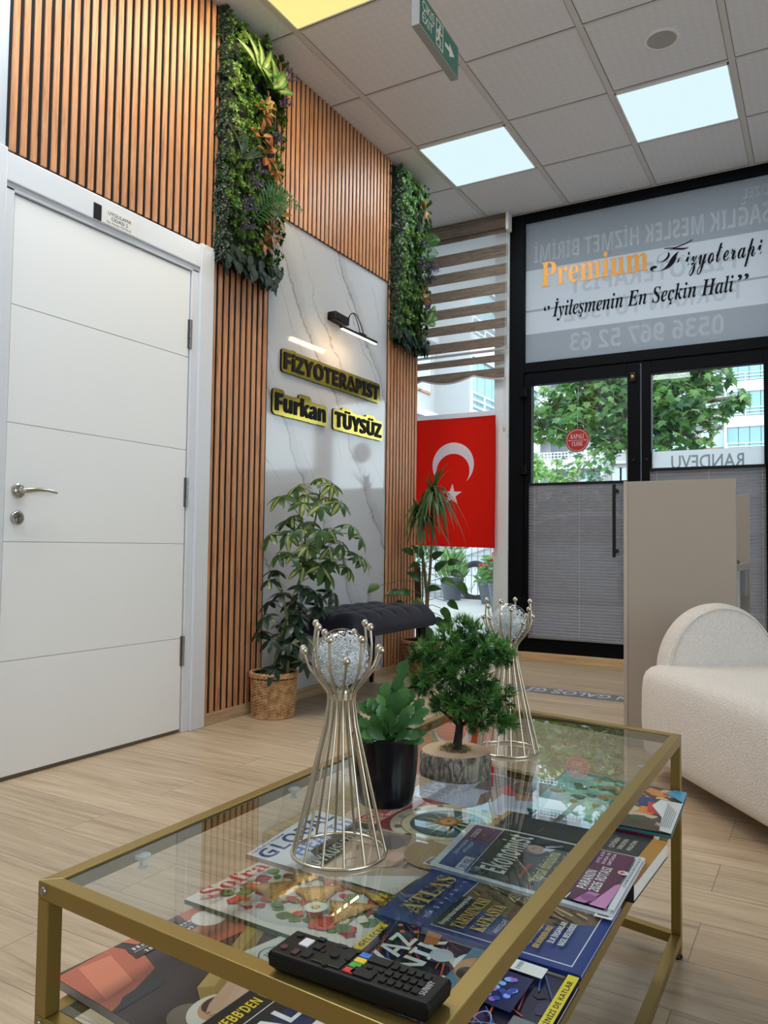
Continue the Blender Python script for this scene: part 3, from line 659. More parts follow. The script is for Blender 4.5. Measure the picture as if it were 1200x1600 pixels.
plant_panel('narrower green artificial plant panel hanging right of the marble, by the striped blind', 4.452, 4.880, 2.235, 3.44, 5,
  [('fern',.60,.50,.22),('fern',.72,.60,.2),('rust',.75,.83,.06),('rust',.70,.30,.055),('rust',.8,.26,.05),('purple',.55,.47,.08),('purple',.85,.42,.1),('purple',.92,.48,.09),('purple',.75,.22,.08),('purple',.6,.60,.06),('rubber',.82,.16,.12),('rubber',.9,.20,.12),('blade',.55,.66,.1)], .45)

# ------------------------------------------------------------------ window dressing
t = thing('striped_blind', 'brown and sheer striped day night roller blind with scalloped hem in the left window', 'blind', (-2.7,5.62,CE))
BLW = woodmat('blind_weave', (84,70,60), (112,97,86), (140,124,112), 'x', 3.0, .8, spec=.1); SHEER = sheer('sheer_stripe', (206,203,203), .42, .45); HEM = mat('grey_trim', (186,180,178), .6)
bx0, bx1, by = -3.38, -2.143, 5.62
b = MB(); b.box((bx0,by-.035,3.36),(bx1-.004,by+.035,CE-.002), BLW); b.build('headrail', t, 0, .006)
b = MB(); b.box((bx1-.004,by-.045,3.335),(bx1+.022,by+.04,CE), WHITE); b.build('end_bracket', t, 0, .008)
b = MB(); bands = [(3.365,3.33),(3.238,3.141),(3.085,2.998),(2.937,2.85),(2.789,2.708),(2.652,2.576),(2.51,2.43)]
for z1_,z0_ in bands: b.box((bx0,by-.002,z0_),(bx1,by,z1_), BLW)
for z1_,z0_ in ((2.369,2.312),): b.box((bx0,by+.012,z0_),(bx1-.025,by+.014,z1_), BLW)
b.poly([(bx0,by+.001,2.43),(bx1,by+.001,2.43),(bx1,by+.001,3.365),(bx0,by+.001,3.365)], SHEER); b.poly([(bx0,by+.0155,2.2),(bx1-.025,by+.0155,2.2),(bx1-.025,by+.0155,2.43),(bx0,by+.0155,2.43)], sheer('sheer_hem', (236,234,234), .86, .5)) if False else None
b.build('striped_fabric', t, 0)
b = MB(); n = 72; x1_ = bx1-.025
def hemz(x): return 2.178 + .045*abs(sin(pi*(x-x1_-.20)/.46))**1.0*-1 + .045
lo_ = [(bx0+(x1_-bx0)*i/n, hemz(bx0+(x1_-bx0)*i/n)) for i in range(n+1)]
for i in range(n):
    (xa,za),(xb,zb) = lo_[i], lo_[i+1]; y = by+.013
    b.add([(xa,y-.001,za),(xb,y-.001,zb),(xb,y-.001,2.263),(xa,y-.001,2.263),(xa,y+.001,za),(xb,y+.001,zb),(xb,y+.001,2.263),(xa,y+.001,2.263)], [(0,1,2,3),(7,6,5,4),(0,4,5,1),(3,2,6,7)], BLW)
    b.add([(xa,y-.0025,za-.008),(xb,y-.0025,zb-.008),(xb,y-.0025,zb+.006),(xa,y-.0025,za+.006)], [(0,1,2,3)], HEM)
b.build('scalloped_hem', t, 0)
b = MB(); b.tube([(bx0,by+.004,2.405),(bx1-.01,by+.004,2.405)], .011, mat('alu_rod', (205,205,205), .35, .6), 12); b.build('bottom_rod', t)
b = MB()
for dx in (.0,.012): b.tube([(bx1+.004+dx,by-.03,3.36),(bx1-.003+dx,by-.03,2.6),(bx1-.014+dx,by-.03,1.80)], .0016, mat('cord', (200,200,196), .6), 5)
b.ball((bx1-.008,by-.03,1.775), .016, mat('cord_weight', (190,190,186), .3), 14, 10, (.8,.5,1.6)); b.build('pull_cord', t)

t = thing('flag', 'red Turkish flag with white crescent and star hanging in the left window', 'flag', (-2.65,5.60,.85))
RED = sheer('red_cloth', (222,46,34), 0.0, .45); WCL = sheer('white_cloth', (236,232,240), 0.0, .25)
fx0, fx1 = -3.12, -2.229
def fy(x, z): return 5.60 + .006*sin((x+3)*7+z*2) + .005*sin(z*5)
b = MB(); nx_, nz_ = 24, 28
def FZ(j): return .850+(1.888-.850)*j/nz_
gv = [(fx0+(fx1-fx0)*i/nx_, fy(fx0+(fx1-fx0)*i/nx_, FZ(j)), FZ(j)+.02*(1-i/nx_)*(1-j/nz_) ) for j in range(nz_+1) for i in range(nx_+1)]
k = len(gv); gv += [(p[0],p[1]+.002,p[2]) for p in gv]
fs = [(j*(nx_+1)+i, j*(nx_+1)+i+1, (j+1)*(nx_+1)+i+1, (j+1)*(nx_+1)+i) for j in range(nz_) for i in range(nx_)]
b.add(gv, fs+[tuple(q+k for q in f[::-1]) for f in fs], RED)
b.tube([(fx1-.002,fy(fx1,FZ(j))+.001,FZ(j)) for j in range(nz_+1)], .004, RED, 6)
b.build('red_cloth', t, 60)
b = MB(); b.box((fx0,5.597,1.885),(fx1+.004,5.607,1.925), WCL); b.build('white_sleeve', t, 0, .003)
def star(cx_, cz_, R): return [(cx_+(R if i%2==0 else R*.382)*sin(pi*i/5+.04), cz_+(R if i%2==0 else R*.382)*cos(pi*i/5+.04)) for i in range(10)]
R1, R2, dd_ = .179, .143, .054; cx_, cz_ = -2.588, 1.512
xa = (dd_**2 + R1**2 - R2**2)/(2*dd_); hh = sqrt(R1**2-xa**2); A1 = atan2(hh, xa); A2 = atan2(hh, xa-dd_)
def cp(r, off, a): x, z = cx_ + r*sin(a) , cz_ - off - r*cos(a); return V((x, fy(x,z)-.004, z))
b = MB(); m_ = 48
for i in range(m_):
    o0, o1 = [A1+(2*pi-2*A1)*q/m_ for q in (i,i+1)]; i0, i1 = [A2+(2*pi-2*A2)*q/m_ for q in (i,i+1)]
    b.add([cp(R1,0,o0),cp(R1,0,o1),cp(R2,dd_,i1),cp(R2,dd_,i0)], [(3,2,1,0)], WCL)
b.build('crescent', t, 0); b = MB()
st = [V((x,fy(x,z)-.004,z)) for x,z in star(-2.592,1.270,.090)]; sc_ = V((-2.592,fy(-2.592,1.27)-.004,1.27))
for i in range(10): b.add([sc_,st[i],st[(i+1)%10]], [(0,1,2)], WCL)
b.build('star', t, 0)
b = MB(); b.tube([(fx1,5.602,1.905),(-2.16,5.67,1.935)], .0012, mat('cord', (200,200,196), .6), 5); b.build('tie_string', t); b = MB(); b.tube([(fx1,5.602,.853),(fx1+.004,5.602,.835)], .0015, WCL, 5); b.build('tie_string', t)

PLEAT = sheer('pleated_grey', (138,131,133), .03, .42)
def pleated(label, x0, x1, z0, z1):
    t = thing('pleated_blind', label, 'blind', ((x0+x1)/2,FY-.045,z0)); y0_ = FY-.046
    n = int((z1-z0-.03)/.0115); b = MB(); rnd = random.Random(int(-x0*100)); cols = 20; vs = []
    for j in range(n+1):
        z = z0+.015+(z1-z0-.03)*j/n
        for i in range(cols+1):
            x = x0+(x1-x0)*i/cols; sag = .005*sin(pi*((i/cols*2)%1))*max(0,(z-z0)/(z1-z0)-.55)*2
            vs.append((x, y0_+(.007 if j%2 else -.007)+.0004*sin(x*31+j*1.7), z-sag+.0003*sin(x*17+j)))
    b.add(vs, [(j*(cols+1)+i, j*(cols+1)+i+1, (j+1)*(cols+1)+i+1, (j+1)*(cols+1)+i) for j in range(n) for i in range(cols)], PLEAT); b.build('pleated_fabric', t, 0)
    b = MB(); b.box((x0,y0_-.012,z1-.02),(x1,y0_+.012,z1), BLACK); b.build('top_rail', t, 0, .002)
    b = MB(); b.box((x0,y0_-.012,z0),(x1,y0_+.012,z0+.018), mat('alu_rail', (150,152,156), .35, .7)); b.build('bottom_rail', t, 0, .002)
    for x in (x0+.05,(x0+x1)/2+.02,x1-.02):
        b = MB(); b.tube([(x,y0_-.0085,z0+.015),(x,y0_-.0085,z1-.02)], .0009, mat('cord', (200,200,196), .6), 5); b.build('cord', t)
pleated('grey pleated blind over the lower half of the left glass door', -1.985, -1.236, .170, 1.352)
pleated('dark grey pleated blind on the right glass door, behind the reception desk', -1.088, -.345, .170, 1.432)

kc = ony((902,688), 5.672); t = thing('hanging_door_sign', 'round red closed sign hanging on a string in the left glass door', 'sign', (kc.x,kc.y,kc.z-.09))
SRED = mat('sign_red', (168,34,36), .4); SPNK = mat('sign_pale', (226,196,196), .5)
Rk = .089; FX_ = Matrix.Rotation(pi/2,4,'X')
b = MB(); b.lathe([(0,-.002),(Rk,-.002),(Rk,.002),(0,.002)], SRED, kc, 48, FX_); b.build('disc', t)
b = MB(); yk = kc.y-.0032
for i in range(48):
    a,c = 2*pi*i/48, 2*pi*(i+1)/48; b.poly([(kc.x+r*cos(q),yk,kc.z+r*sin(q)) for r,q in ((.077,a),(.080,a),(.080,c),(.077,c))], SPNK)
letters(b, 'KAPALI', (kc.x-.050,yk,kc.z+.014), X, Z, .10, .032, SPNK, 'serif'); letters(b, 'CLOSE', (kc.x-.040,yk,kc.z-.042), X, Z, .08, .032, SPNK, 'serif')
b.poly([(kc.x-.06,yk,kc.z-.0015),(kc.x+.06,yk,kc.z-.0015),(kc.x+.06,yk,kc.z+.0015),(kc.x-.06,yk,kc.z+.0015)], SPNK)
for s in (-1,1): b.poly([(kc.x+s*.068,yk,kc.z),(kc.x+s*.056,yk,kc.z+.006),(kc.x+s*.056,yk,kc.z-.006)][::s], SPNK)
b.build('lettering', t, 0)
b = MB(); b.tube([(kc.x,kc.y,kc.z+Rk-.002),(kc.x,kc.y+.03,2.065)], .0009, mat('cord', (200,200,196), .6), 5); b.lathe([(0,0),(.014,0),(.010,.008),(0,.010)], pane('clear_plastic'), (kc.x,kc.y+.048,2.065), 16, FX_); b.build('string_and_sucker', t)
# ------------------------------------------------------------------ floor strip
S0, S1 = onz((974,1088),0), onz((974,1099),0)
t = thing('floor_sticker', 'grey floor strip with white overshoe notice lettering in front of the glass door', 'floor sticker', (-1.3,4.5,0))
b = MB(); b.box((-1.95,4.44,0),(-.62,4.615,.0015), mat('strip_grey', (112,112,120), .5)); b.build('strip', t, 0)
b = MB(); letters(b, 'LÜTFEN GALOŞ GİYİNİZ', (-.69,4.585,.0021), -X, -Y, 1.20, .105, mat('strip_white', (205,206,212), .5), 'sans', .012, 3); b.build('lettering', t, 0)

# ------------------------------------------------------------------ bench
VEL = mat('navy_velvet', (29,30,46), .8, spec=.15, noise=.2, nscale=9, bump=.12, bscale=500)
MATS['navy_velvet'].node_tree.nodes['Principled BSDF'].inputs['Sheen Weight'].default_value = .12
t = thing('bench', 'dark navy tufted velvet bench on tapered black legs in front of the marble', 'bench', (-2.30,3.78,0))
X0,X1,Y0,Y1,ZB,ZT = -2.525,-2.078,3.315,4.238,.375,.508
b = MB(); nx_, ny_ = 48, 96; rr = .045
def edge(d):
    d = max(0,min(1,d/rr)); return sqrt(max(0,1-(1-d)**2))
vs = []
for j in range(ny_+1):
    for i in range(nx_+1):
        def crowd(q, n): a = q/n; return .5-.5*cos(pi*a) if False else (a*a*(3-2*a)*.5 + a*.5)
        a, c = crowd(i,nx_), crowd(j,ny_); x = X0+(X1-X0)*a; y = Y0+(Y1-Y0)*c
        e = edge(min(x-X0,X1-x))*edge(min(y-Y0,Y1-y))
        tf = (abs(sin(pi*3*a))**.45)*(abs(sin(pi*6*c))**.45)
        z = ZT-.055 + .047*e + (.026*tf-.016)*min(1,e*1.3)
        vs.append((x,y,z))
k = len(vs); n1 = nx_+1
b.add(vs, [(j*n1+i,j*n1+i+1,(j+1)*n1+i+1,(j+1)*n1+i) for j in range(ny_) for i in range(nx_)], VEL)
rim = [i for i in range(n1)] + [j*n1+nx_ for j in range(1,ny_+1)] + [ny_*n1+i for i in range(nx_-1,-1,-1)] + [j*n1 for j in range(ny_-1,0,-1)]
rv = [V(vs[i]) for i in rim]; cxy = V(((X0+X1)/2,(Y0+Y1)/2,0)); wall = []
for s,z in ((0,None),(.010,.425),(.012,.395),(.004,.380),(-.012,ZB)):
    for p in rv:
        o_ = V((1 if p.x > X1-.001 else -1 if p.x < X0+.001 else 0, 1 if p.y > Y1-.001 else -1 if p.y < Y0+.001 else 0, 0)); wall.append(V((p.x,p.y,p.z if z is None else z)) + o_*s)
m_ = len(rim); b.add(wall, [(r*m_+i, r*m_+(i+1)%m_, (r+1)*m_+(i+1)%m_, (r+1)*m_+i)[::-1] for r in range(4) for i in range(m_)] + [tuple(range(4*m_,5*m_))], VEL)
b.build('tufted_cushion', t, 60)
for x,y in ((X0+.05,Y0+.07),(X1-.05,Y0+.07),(X0+.05,Y1-.07),(X1-.05,Y1-.07)):
    b = MB(); sx = .03 if x > -2.3 else -.02; sy = -.04 if y < 3.7 else .04
    b.tube([(x,y,ZB+.002),(x+sx*.5,y+sy*.5,.2),(x+sx,y+sy,0)], [.027,.021,.014], BLACK, 16); b.build('leg', t, 40)
b = MB()
for i in range(1,3):
    for j in range(1,6):
        a, c = i/3, j/6
        b.ball((X0+(X1-X0)*a, Y0+(Y1-Y0)*c, ZT-.023), .009, VEL, 10, 6, (1,1,.5))
b.build('tuft_buttons', t)['kind'] = 'stuff'

# ------------------------------------------------------------------ potted plants
def wicker(n, c0, c1):
    m, t_, bs = newmat(n); L = t_.links.new; g = N(t_,'ShaderNodeTexCoord'); nz = N(t_,'ShaderNodeTexNoise', Scale=35.0, Detail=1.0); L(g.outputs['Object'], nz.inputs['Vector'])
    r = N(t_,'ShaderNodeValToRGB'); r.color_ramp.elements[0].position = .35; r.color_ramp.elements[1].position = .65; r.color_ramp.elements[0].color = lin(c0); r.color_ramp.elements[1].color = lin(c1); L(nz.outputs['Fac'], r.inputs[0]); L(r.outputs[0], bs.inputs['Base Color']); bs.inputs['Roughness'].default_value = .6; return m
WICK = wicker('wicker_tan', (166,122,78), (206,164,114)); WICKD = wicker('wicker_brown', (124,88,56), (164,122,82)); WICKIN = mat('wicker_gap', (34,22,14), .9); SOIL = mat('soil', (46,36,28), .95, bump=.8, bscale=120)
def basket(t, c, R0, R1, H, m, rows=26, cols=56):
    b = MB(); cols *= 2
    pr = []
    for i in range(rows*2+1):
        q = i/(rows*2); pr.append((R0+(R1-R0)*q**.8, .004+(H-.03)*q))
    b.lathe([(r-.003,z) for r,z in pr], WICKIN, c, 48, None, None, False); rows = int(H/.0078)
    for j in range(rows):
        q = (j+.5)/rows; rj = R0+(R1-R0)*q**.8; zj = .008+(H-.034)*q
        b.tube([(c[0]+(rj+.0026*cos(a*17+pi*j))*cos(a), c[1]+(rj+.0026*cos(a*17+pi*j))*sin(a), c[2]+zj) for a in [2*pi*i/136 for i in range(137)]], .0037, m, 6, False)
    for k in range(34):
        a = 2*pi*(k+.5)/34; b.tube([(c[0]+(R0+(R1-R0)*q**.8)*cos(a), c[1]+(R0+(R1-R0)*q**.8)*sin(a), c[2]+.006+(H-.03)*q) for q in (0,.25,.5,.75,1)], .0022, m, 5, False)
    for dz in (.012,):
        for k in range(2):
            b.tube([(c[0]+(R1+.002)*cos(a), c[1]+(R1+.002)*sin(a), c[2]+H-.012+.010*k+.003*sin(a*34+k*pi)) for a in [2*pi*i/140 for i in range(141)]], .0085, m, 8, False)
    b.tube([(c[0]+R0*cos(a), c[1]+R0*sin(a), c[2]+.006) for a in [2*pi*i/60 for i in range(61)]], .006, m, 8, False)
    b.build('wicker_basket', t, 60)
    b = MB(); b.lathe([(0,H-.05),(R1-.014,H-.05),(R1-.012,H-.006),(R1-.008,H-.002),(R1-.006,H-.02)], BLACK, c, 40, cap=False); b.build('inner_pot', t, 50)
    b = MB(); b.lathe([(R1-.016,H-.03),(R1*.5,H-.025),(0,H-.022)], SOIL, c, 24); b.build('soil', t, 60)
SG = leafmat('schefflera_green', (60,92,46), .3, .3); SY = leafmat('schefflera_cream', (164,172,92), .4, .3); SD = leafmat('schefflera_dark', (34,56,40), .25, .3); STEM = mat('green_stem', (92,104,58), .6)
bc = V((-2.412,3.108,0)); H1 = .215
t = thing('potted_plant', 'variegated umbrella plant in a tan wicker basket between slat wall and bench', 'potted plant', bc)
basket(t, bc, .104, .112, H1, WICK)
rnd = random.Random(11)
def pl(px, py, d=0.0):                                        # a point of the plant, d metres nearer the viewpoint
    p = upr((px,py), bc); p = p - V((p.x,p.y,0)).normalized()*d; return p if p.x > WX+.09 else onx((px,py), WX+.09)
hubs = []
canopy = [(440,775,.05),(462,757,.0),(497,748,.0),(515,765,.08),(455,800,.0),(478,790,.12),(505,795,.18),(530,790,.08),(425,830,.02),(448,835,.1),(470,825,.16),(495,830,.2),(520,825,.15),(545,820,.05),(560,835,.02),(440,862,.05),(462,860,.1),(485,858,.2),(510,855,.15),(535,850,.1),(555,860,.05),(568,872,.0),(470,885,.1),(500,885,.15),(525,880,.1),(545,890,.05),(480,815,-.1),(510,770,-.08),(500,842,-.08),(532,868,-.08),(450,815,-.08),(476,768,.04),(488,872,.06),(515,898,.08)]
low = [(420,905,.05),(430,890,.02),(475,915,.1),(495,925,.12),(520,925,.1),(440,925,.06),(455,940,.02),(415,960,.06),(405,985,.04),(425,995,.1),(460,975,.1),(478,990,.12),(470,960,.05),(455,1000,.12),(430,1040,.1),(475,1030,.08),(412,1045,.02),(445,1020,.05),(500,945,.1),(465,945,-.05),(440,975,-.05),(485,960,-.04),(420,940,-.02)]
stems = [[(430,1045),(442,1000),(455,950),(470,900),(485,850),(495,800),(500,770)], [(442,1045),(450,1000),(458,960),(470,900),(478,850),(470,800)], [(424,1046),(440,990),(455,940),(475,890),(505,850),(530,830)], [(448,1046),(452,1010),(448,960),(440,920)]]
b = MB(); sp = []
for i, s in enumerate(stems):
    pts = [pl(x,y,.02*i) for x,y in s]; pts[0].z = H1-.03; b.tube(pts, [.009-.0009*k for k in range(len(pts))], STEM, 8); sp += [pts[k].lerp(pts[k+1], q/5) for k in range(len(pts)-1) for q in range(5)]
b.build('stems', t, 60)
b = MB(); bp_ = MB()
def umbrella(hub, R, cream, m):
    src = min((p for p in sp if p.z < hub.z+.02), key=lambda p: (p-hub).length+max(0,p.z-hub.z+.05), default=sp[0])
    mid = src.lerp(hub,.55)+V((0,0,.01)); bp_.tube([src, mid, hub], [.0022,.0017,.0014], STEM, 5)
    ax = ((hub-src).normalized()*.6 + V((.25,-.25,.75))).normalized(); u = ax.orthogonal().normalized(); q = ax.cross(u); n = rnd.randint(6,8); a0 = rnd.random()*6
    for i in range(n):
        a = a0+2*pi*i/n; d = (u*cos(a)+q*sin(a))*.92 + ax*rnd.uniform(-.25,.12) + V((0,0,-.25))
        L = R*rnd.uniform(.8,1.1); s0 = hub+d.normalized()*.008; var = rnd.random() < cream
        b.leaf(s0, d, ax, L, L*.42, m, 5, .25, .12, lambda t_: sin(pi*min(1,max(0,t_*.88+.08)))**.75, SY if var else None)
for x,y,d in canopy: umbrella(pl(x+rnd.uniform(-5,5),y+rnd.uniform(-6,6),d), .086*rnd.uniform(.8,1.12), .42, SG)
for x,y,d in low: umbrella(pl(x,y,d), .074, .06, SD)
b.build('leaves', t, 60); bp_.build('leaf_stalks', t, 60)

bc2 = V((-2.36,4.62,0)); H2 = .23
t = thing('potted_plant', 'dragon tree and trailing philodendron in a brown wicker basket behind the bench end', 'potted plant', bc2)
basket(t, bc2, .115, .128, H2, WICKD)
DR = leafmat('dracaena_green', (66,98,50), .3); DR2 = leafmat('dracaena_red_edge', (104,104,62), .3); PH = leafmat('philodendron', (60,98,44), .35, .3); PH2 = leafmat('philodendron_dark', (42,74,38), .3, .3)
def pl2(px, py, d=0.0):
    p = upr((px,py), bc2); p = p - V((p.x,p.y,0)).normalized()*d; return p if p.x > WX+.07 else onx((px,py), WX+.07)
TRK = mat('dracaena_trunk', (120,104,78), .8, noise=.2, nscale=60, bump=.3)
heads = [[(665,1000),(667,930),(662,880),(655,835),(655,805)], [(668,1000),(668,940),(672,890),(676,830),(677,775)], [(664,1000),(660,940),(640,870),(645,820)]]
b = MB(); tips = []
for i,s in enumerate(heads[:2]):
    pts = [pl2(x,y,.01*i) for x,y in s]; pts[0].z = H2-.03; b.tube(pts, [.012,.011,.010,.009,.008][:len(pts)], TRK, 8); tips.append(pts[-1])
b.build('trunk', t, 60)
for k, tip in enumerate(tips):
    b = MB()
    for i in range(78):
        a = rnd.uniform(0,2*pi); up = rnd.uniform(.2,1.9); d = V((cos(a),sin(a),up)); L = rnd.uniform(.15,.235)
        if d.x < -.1: d.x *= .35; L *= .8
        s0 = tip+V((0,0,-.05+.06*(i/46)))
        b.leaf(s0, d, V((0,0,1))-V((cos(a),sin(a),0))*.3, L*1.2, .0215, DR if rnd.random()<.8 else DR2, 10, 0, .25, lambda t_: min(1,(1-t_)*2.2+.04)*(.75+.25*min(1,t_*4)), None, rnd.uniform(.9,1.8) if up < 1.65 else .25)
    b.build('strap_leaf_crown', t, 60)
b = MB(); vb = MB()
heart = lambda t_: (sin(pi*min(1,.18+t_*.84))**.9)*(1.1 if t_ < .4 else 1)
vine = [(592,915,.05,-1,-.35),(640,885,.06,.2,.1),(655,905,.08,-.3,.3),(640,925,.1,-.6,.1),(648,935,.12,.3,-.2),(625,925,.06,-.6,.0),(700,880,.02,.7,.2),(680,890,.06,.4,.4),(715,910,.04,.7,-.6),(690,905,.08,.5,-.1),(705,895,.0,.8,-.1),(690,950,.05,.7,-.7),(680,965,.06,.6,-.5),(672,990,.05,.2,-.8),(700,940,.02,.8,-.4),(660,870,.04,-.3,.5),(645,865,.02,-.5,.3),(668,920,.1,.3,.1),(655,955,.06,-.2,-.4),(630,940,.06,-.5,-.3),(676,872,.03,.5,.4),(695,965,.02,.7,-.7),(665,980,.08,.5,-.6)]
root = [pl2(660,y,.03) for y in range(860,1010,10)]
for x,y,d,dx,dz in vine:
    p = pl2(x,y,d); s0 = min(root, key=lambda r_: (r_-p).length); rgt = V((cr.x,cr.y,0)).normalized(); dd = rgt*dx+V((0,0,dz))+V((.1,-.25,0))
    vb.tube([s0, s0.lerp(p,.5)+V((0,0,.025)), p], .0022, STEM, 5)
    b.leaf(p, dd, V((.3,-.6,.6)), .105 if d > .03 else .085, .062, PH if rnd.random()<.6 else PH2, 7, .3, .2, heart)
vb.tube([(bc2.x,bc2.y,H2-.03),root[-3],root[6],root[0]], .005, STEM, 6)
b.build('heart_shaped_leaves', t, 60); vb.build('vine_stems', t, 60)
b = MB(); b.tube([(bc2.x-.02,bc2.y+.02,H2-.03),tuple(pl2(652,885,-.02))], .022, mat('moss_pole', (78,56,38), .95, bump=.8, bscale=150), 12); b.build('moss_pole', t, 60)

# ------------------------------------------------------------------ reception desk
DESK = mat('greige_laminate', (168,156,144), .38); DESKE = mat('greige_edge', (180,169,157), .35); WTOP = mat('grey_wood_top', (150,148,146), .4, noise=.12, nscale=18)
t = thing('reception_desk', 'plain greige reception desk with tall end panels, in front of the glass door', 'desk', (-.55,3.80,0))
b = MB(); b.box((-.757,3.467,.0),(-.322,3.487,1.15), DESK); b.build('near_end_panel', t, 0, .0015)
b = MB(); b.box((-.775,3.466,.0),(-.7575,4.16,1.152), DESKE); b.build('front_panel', t, 0, .0015)
b = MB(); b.box((-.757,4.13,.0),(-.324,4.15,1.125), DESK); b.build('far_end_panel', t, 0, .0015)
b = MB(); b.box((-.757,3.488,.765),(-.322,4.129,.795), WTOP); b.build('worktop', t, 0, .002)
b = MB(); b.box((-.70,3.95,.64),(-.330,4.128,.763), mat('drawer_grey', (142,140,138), .4)); b.build('drawer', t, 0, .002)
b = MB(); b.box((-.70,3.70,.02),(-.352,3.945,.763), mat('pedestal_white', (214,215,218), .35)); b.build('pedestal', t, 0, .002)
b = MB(); b.box((-.36,3.62,.7952),(-.335,3.75,.808), BLACK); b.box((-.357,3.64,.808),(-.339,3.73,.812), mat('screen_dark', (30,32,36), .2)); tag(b.build('phone', smooth=0, bevel=.002), 'small black device lying on the reception desk worktop', 'phone')

# ------------------------------------------------------------------ armchair
def boucle():
    m, t_, bs = newmat('cream_boucle'); L = t_.links.new; g = N(t_,'ShaderNodeTexCoord'); vo = N(t_,'ShaderNodeTexVoronoi', Scale=190.0); L(g.outputs['Object'], vo.inputs['Vector'])
    nz = N(t_,'ShaderNodeTexNoise', Scale=420.0, Detail=3.0); L(g.outputs['Object'], nz.inputs['Vector'])
    ad = N(t_,'ShaderNodeMath', operation='MULTIPLY_ADD'); L(nz.outputs['Fac'], ad.inputs[0]); ad.inputs[1].default_value = .6; L(vo.outputs['Distance'], ad.inputs[2])
    r = N(t_,'ShaderNodeValToRGB'); r.color_ramp.elements[0].position = .2; r.color_ramp.elements[1].position = .9; r.color_ramp.elements[0].color = lin((206,196,188)); r.color_ramp.elements[1].color = lin((232,224,217)); L(ad.outputs[0], r.inputs[0]); L(r.outputs[0], bs.inputs['Base Color'])
    bp = N(t_,'ShaderNodeBump', Strength=.55, Distance=.004); bp.invert = True; L(ad.outputs[0], bp.inputs['Height']); L(bp.outputs[0], bs.inputs['Normal']); bs.inputs['Roughness'].default_value = .95; bs.inputs['Specular IOR Level'].default_value = .1; return m
BOU = boucle()
fw = V((.60,-.80,0)).normalized(); sd = V((.80,.60,0)).normalized(); AO = V((-.662,3.085,0)); AW, AL, AZ0, AZ1 = .74, 1.02, .075, .415
t = thing('armchair', 'cream boucle armchair with a half moon backrest, right of the glass table', 'armchair', AO + sd*AW/2 + fw*AL/2)
b = MB()
def seat_ring(grow, z, rad=.13, k=10):
    pts = []
    for cx_,cy_,a0 in ((AW-rad,AL-rad,0),(rad,AL-rad,90),(rad,rad,180),(AW-rad,rad,270)):
        for i in range(k): a = radians(a0+90*i/(k-1)); pts.append(AO + sd*(cx_+(rad+grow)*cos(a)) + fw*(cy_+(rad+grow)*sin(a)) + V((0,0,z)))
    return pts
prof = [(-.35,AZ0+.012),(-.06,AZ0),(-.025,AZ0+.004),(-.008,AZ0+.02),(.0,AZ0+.05),(.006,.22),(.004,.33),(-.001,.37),(-.010,.392),(-.026,.407),(-.05,AZ1),(-.10,AZ1+.004),(-.16,AZ1+.006),(-.24,AZ1+.008),(-.33,AZ1+.008)]
vs = []
for g_,z in prof:
    if g_ < -.12:
        f_ = 1+(g_+.12)/.28; c_ = AO + sd*AW/2 + fw*AL/2; vs += [c_ + (p-c_)*max(.06,f_) + V((0,0,0)) for p in [V((q.x,q.y,0)) for q in seat_ring(-.12,0)]]; 
        for q in vs[-40:]: q.z = z
    else: vs += seat_ring(g_, z)
n = 40; b.add(vs, [(r*n+i, r*n+(i+1)%n, (r+1)*n+(i+1)%n, (r+1)*n+i) for r in range(len(prof)-1) for i in range(n)] + [tuple(range(n))[::-1], tuple(range((len(prof)-1)*n,len(prof)*n))], BOU)
b.build('seat', t, 70)
# backrest: a thick half disc standing across the back of the seat
BR = .236; bcx = AO + sd*.0; bd_ = sd.copy(); bn = V((bd_.y,-bd_.x,0)); bc_ = onz((1133,1043),.41); bc_ = V((bc_.x,bc_.y,0)); TH = .115
b = MB(); k = 40; rings = []
for off, sh in ((-TH,.045),(-TH+.008,.020),(-TH+.03,.004),(-TH*.5,0),(-.03,.002),(-.012,.009),(-.003,.022),(.002,.05),(.006,.14)):
    r_ = BR-sh; rings.append([bc_ - bn*(-off) + bd_*(r_*cos(pi*i/k)) + V((0,0,.385+(r_+.028)*sin(pi*i/k)*1.0)) for i in range(k+1)])
vs = [p for r_ in rings for p in r_]; n = k+1
fs = [(r_*n+i, (r_+1)*n+i, (r_+1)*n+i+1, r_*n+i+1) for r_ in range(len(rings)-1) for i in range(k)]
fs += [tuple(range(n)), tuple(range((len(rings)-1)*n, len(rings)*n))[::-1]]
b.add(vs, fs, BOU); b.build('half_moon_backrest', t, 70)
b = MB(); b.tube([bc_ + bn*(-.002) + bd_*((BR-.018)*cos(pi*i/k)) + V((0,0,.385+(BR+.010)*sin(pi*i/k))) for i in range(k+1)], .0035, BOU, 6); b.build('piping', t, 60)
for a,c in ((.30,.30),(AW-.30,.30),(.30,AL-.30),(AW-.30,AL-.30)):
    p = AO+sd*a+fw*c; b = MB(); b.lathe([(.018,0),(.024,AZ0+.006)], BLACK, (p.x,p.y,0), 16); b.build('foot', t)

for x,y in ((.98,.42),(.98,1.52)):  # two unseen armchairs, added to keep side light off the floor
    c = dup(bpy.data.objects['armchair'], (x,y,0), 'unseen cream boucle armchair added to shade the floor, by the added window on the right', radians(-127)); c['group'] = 'added armchairs out of view'
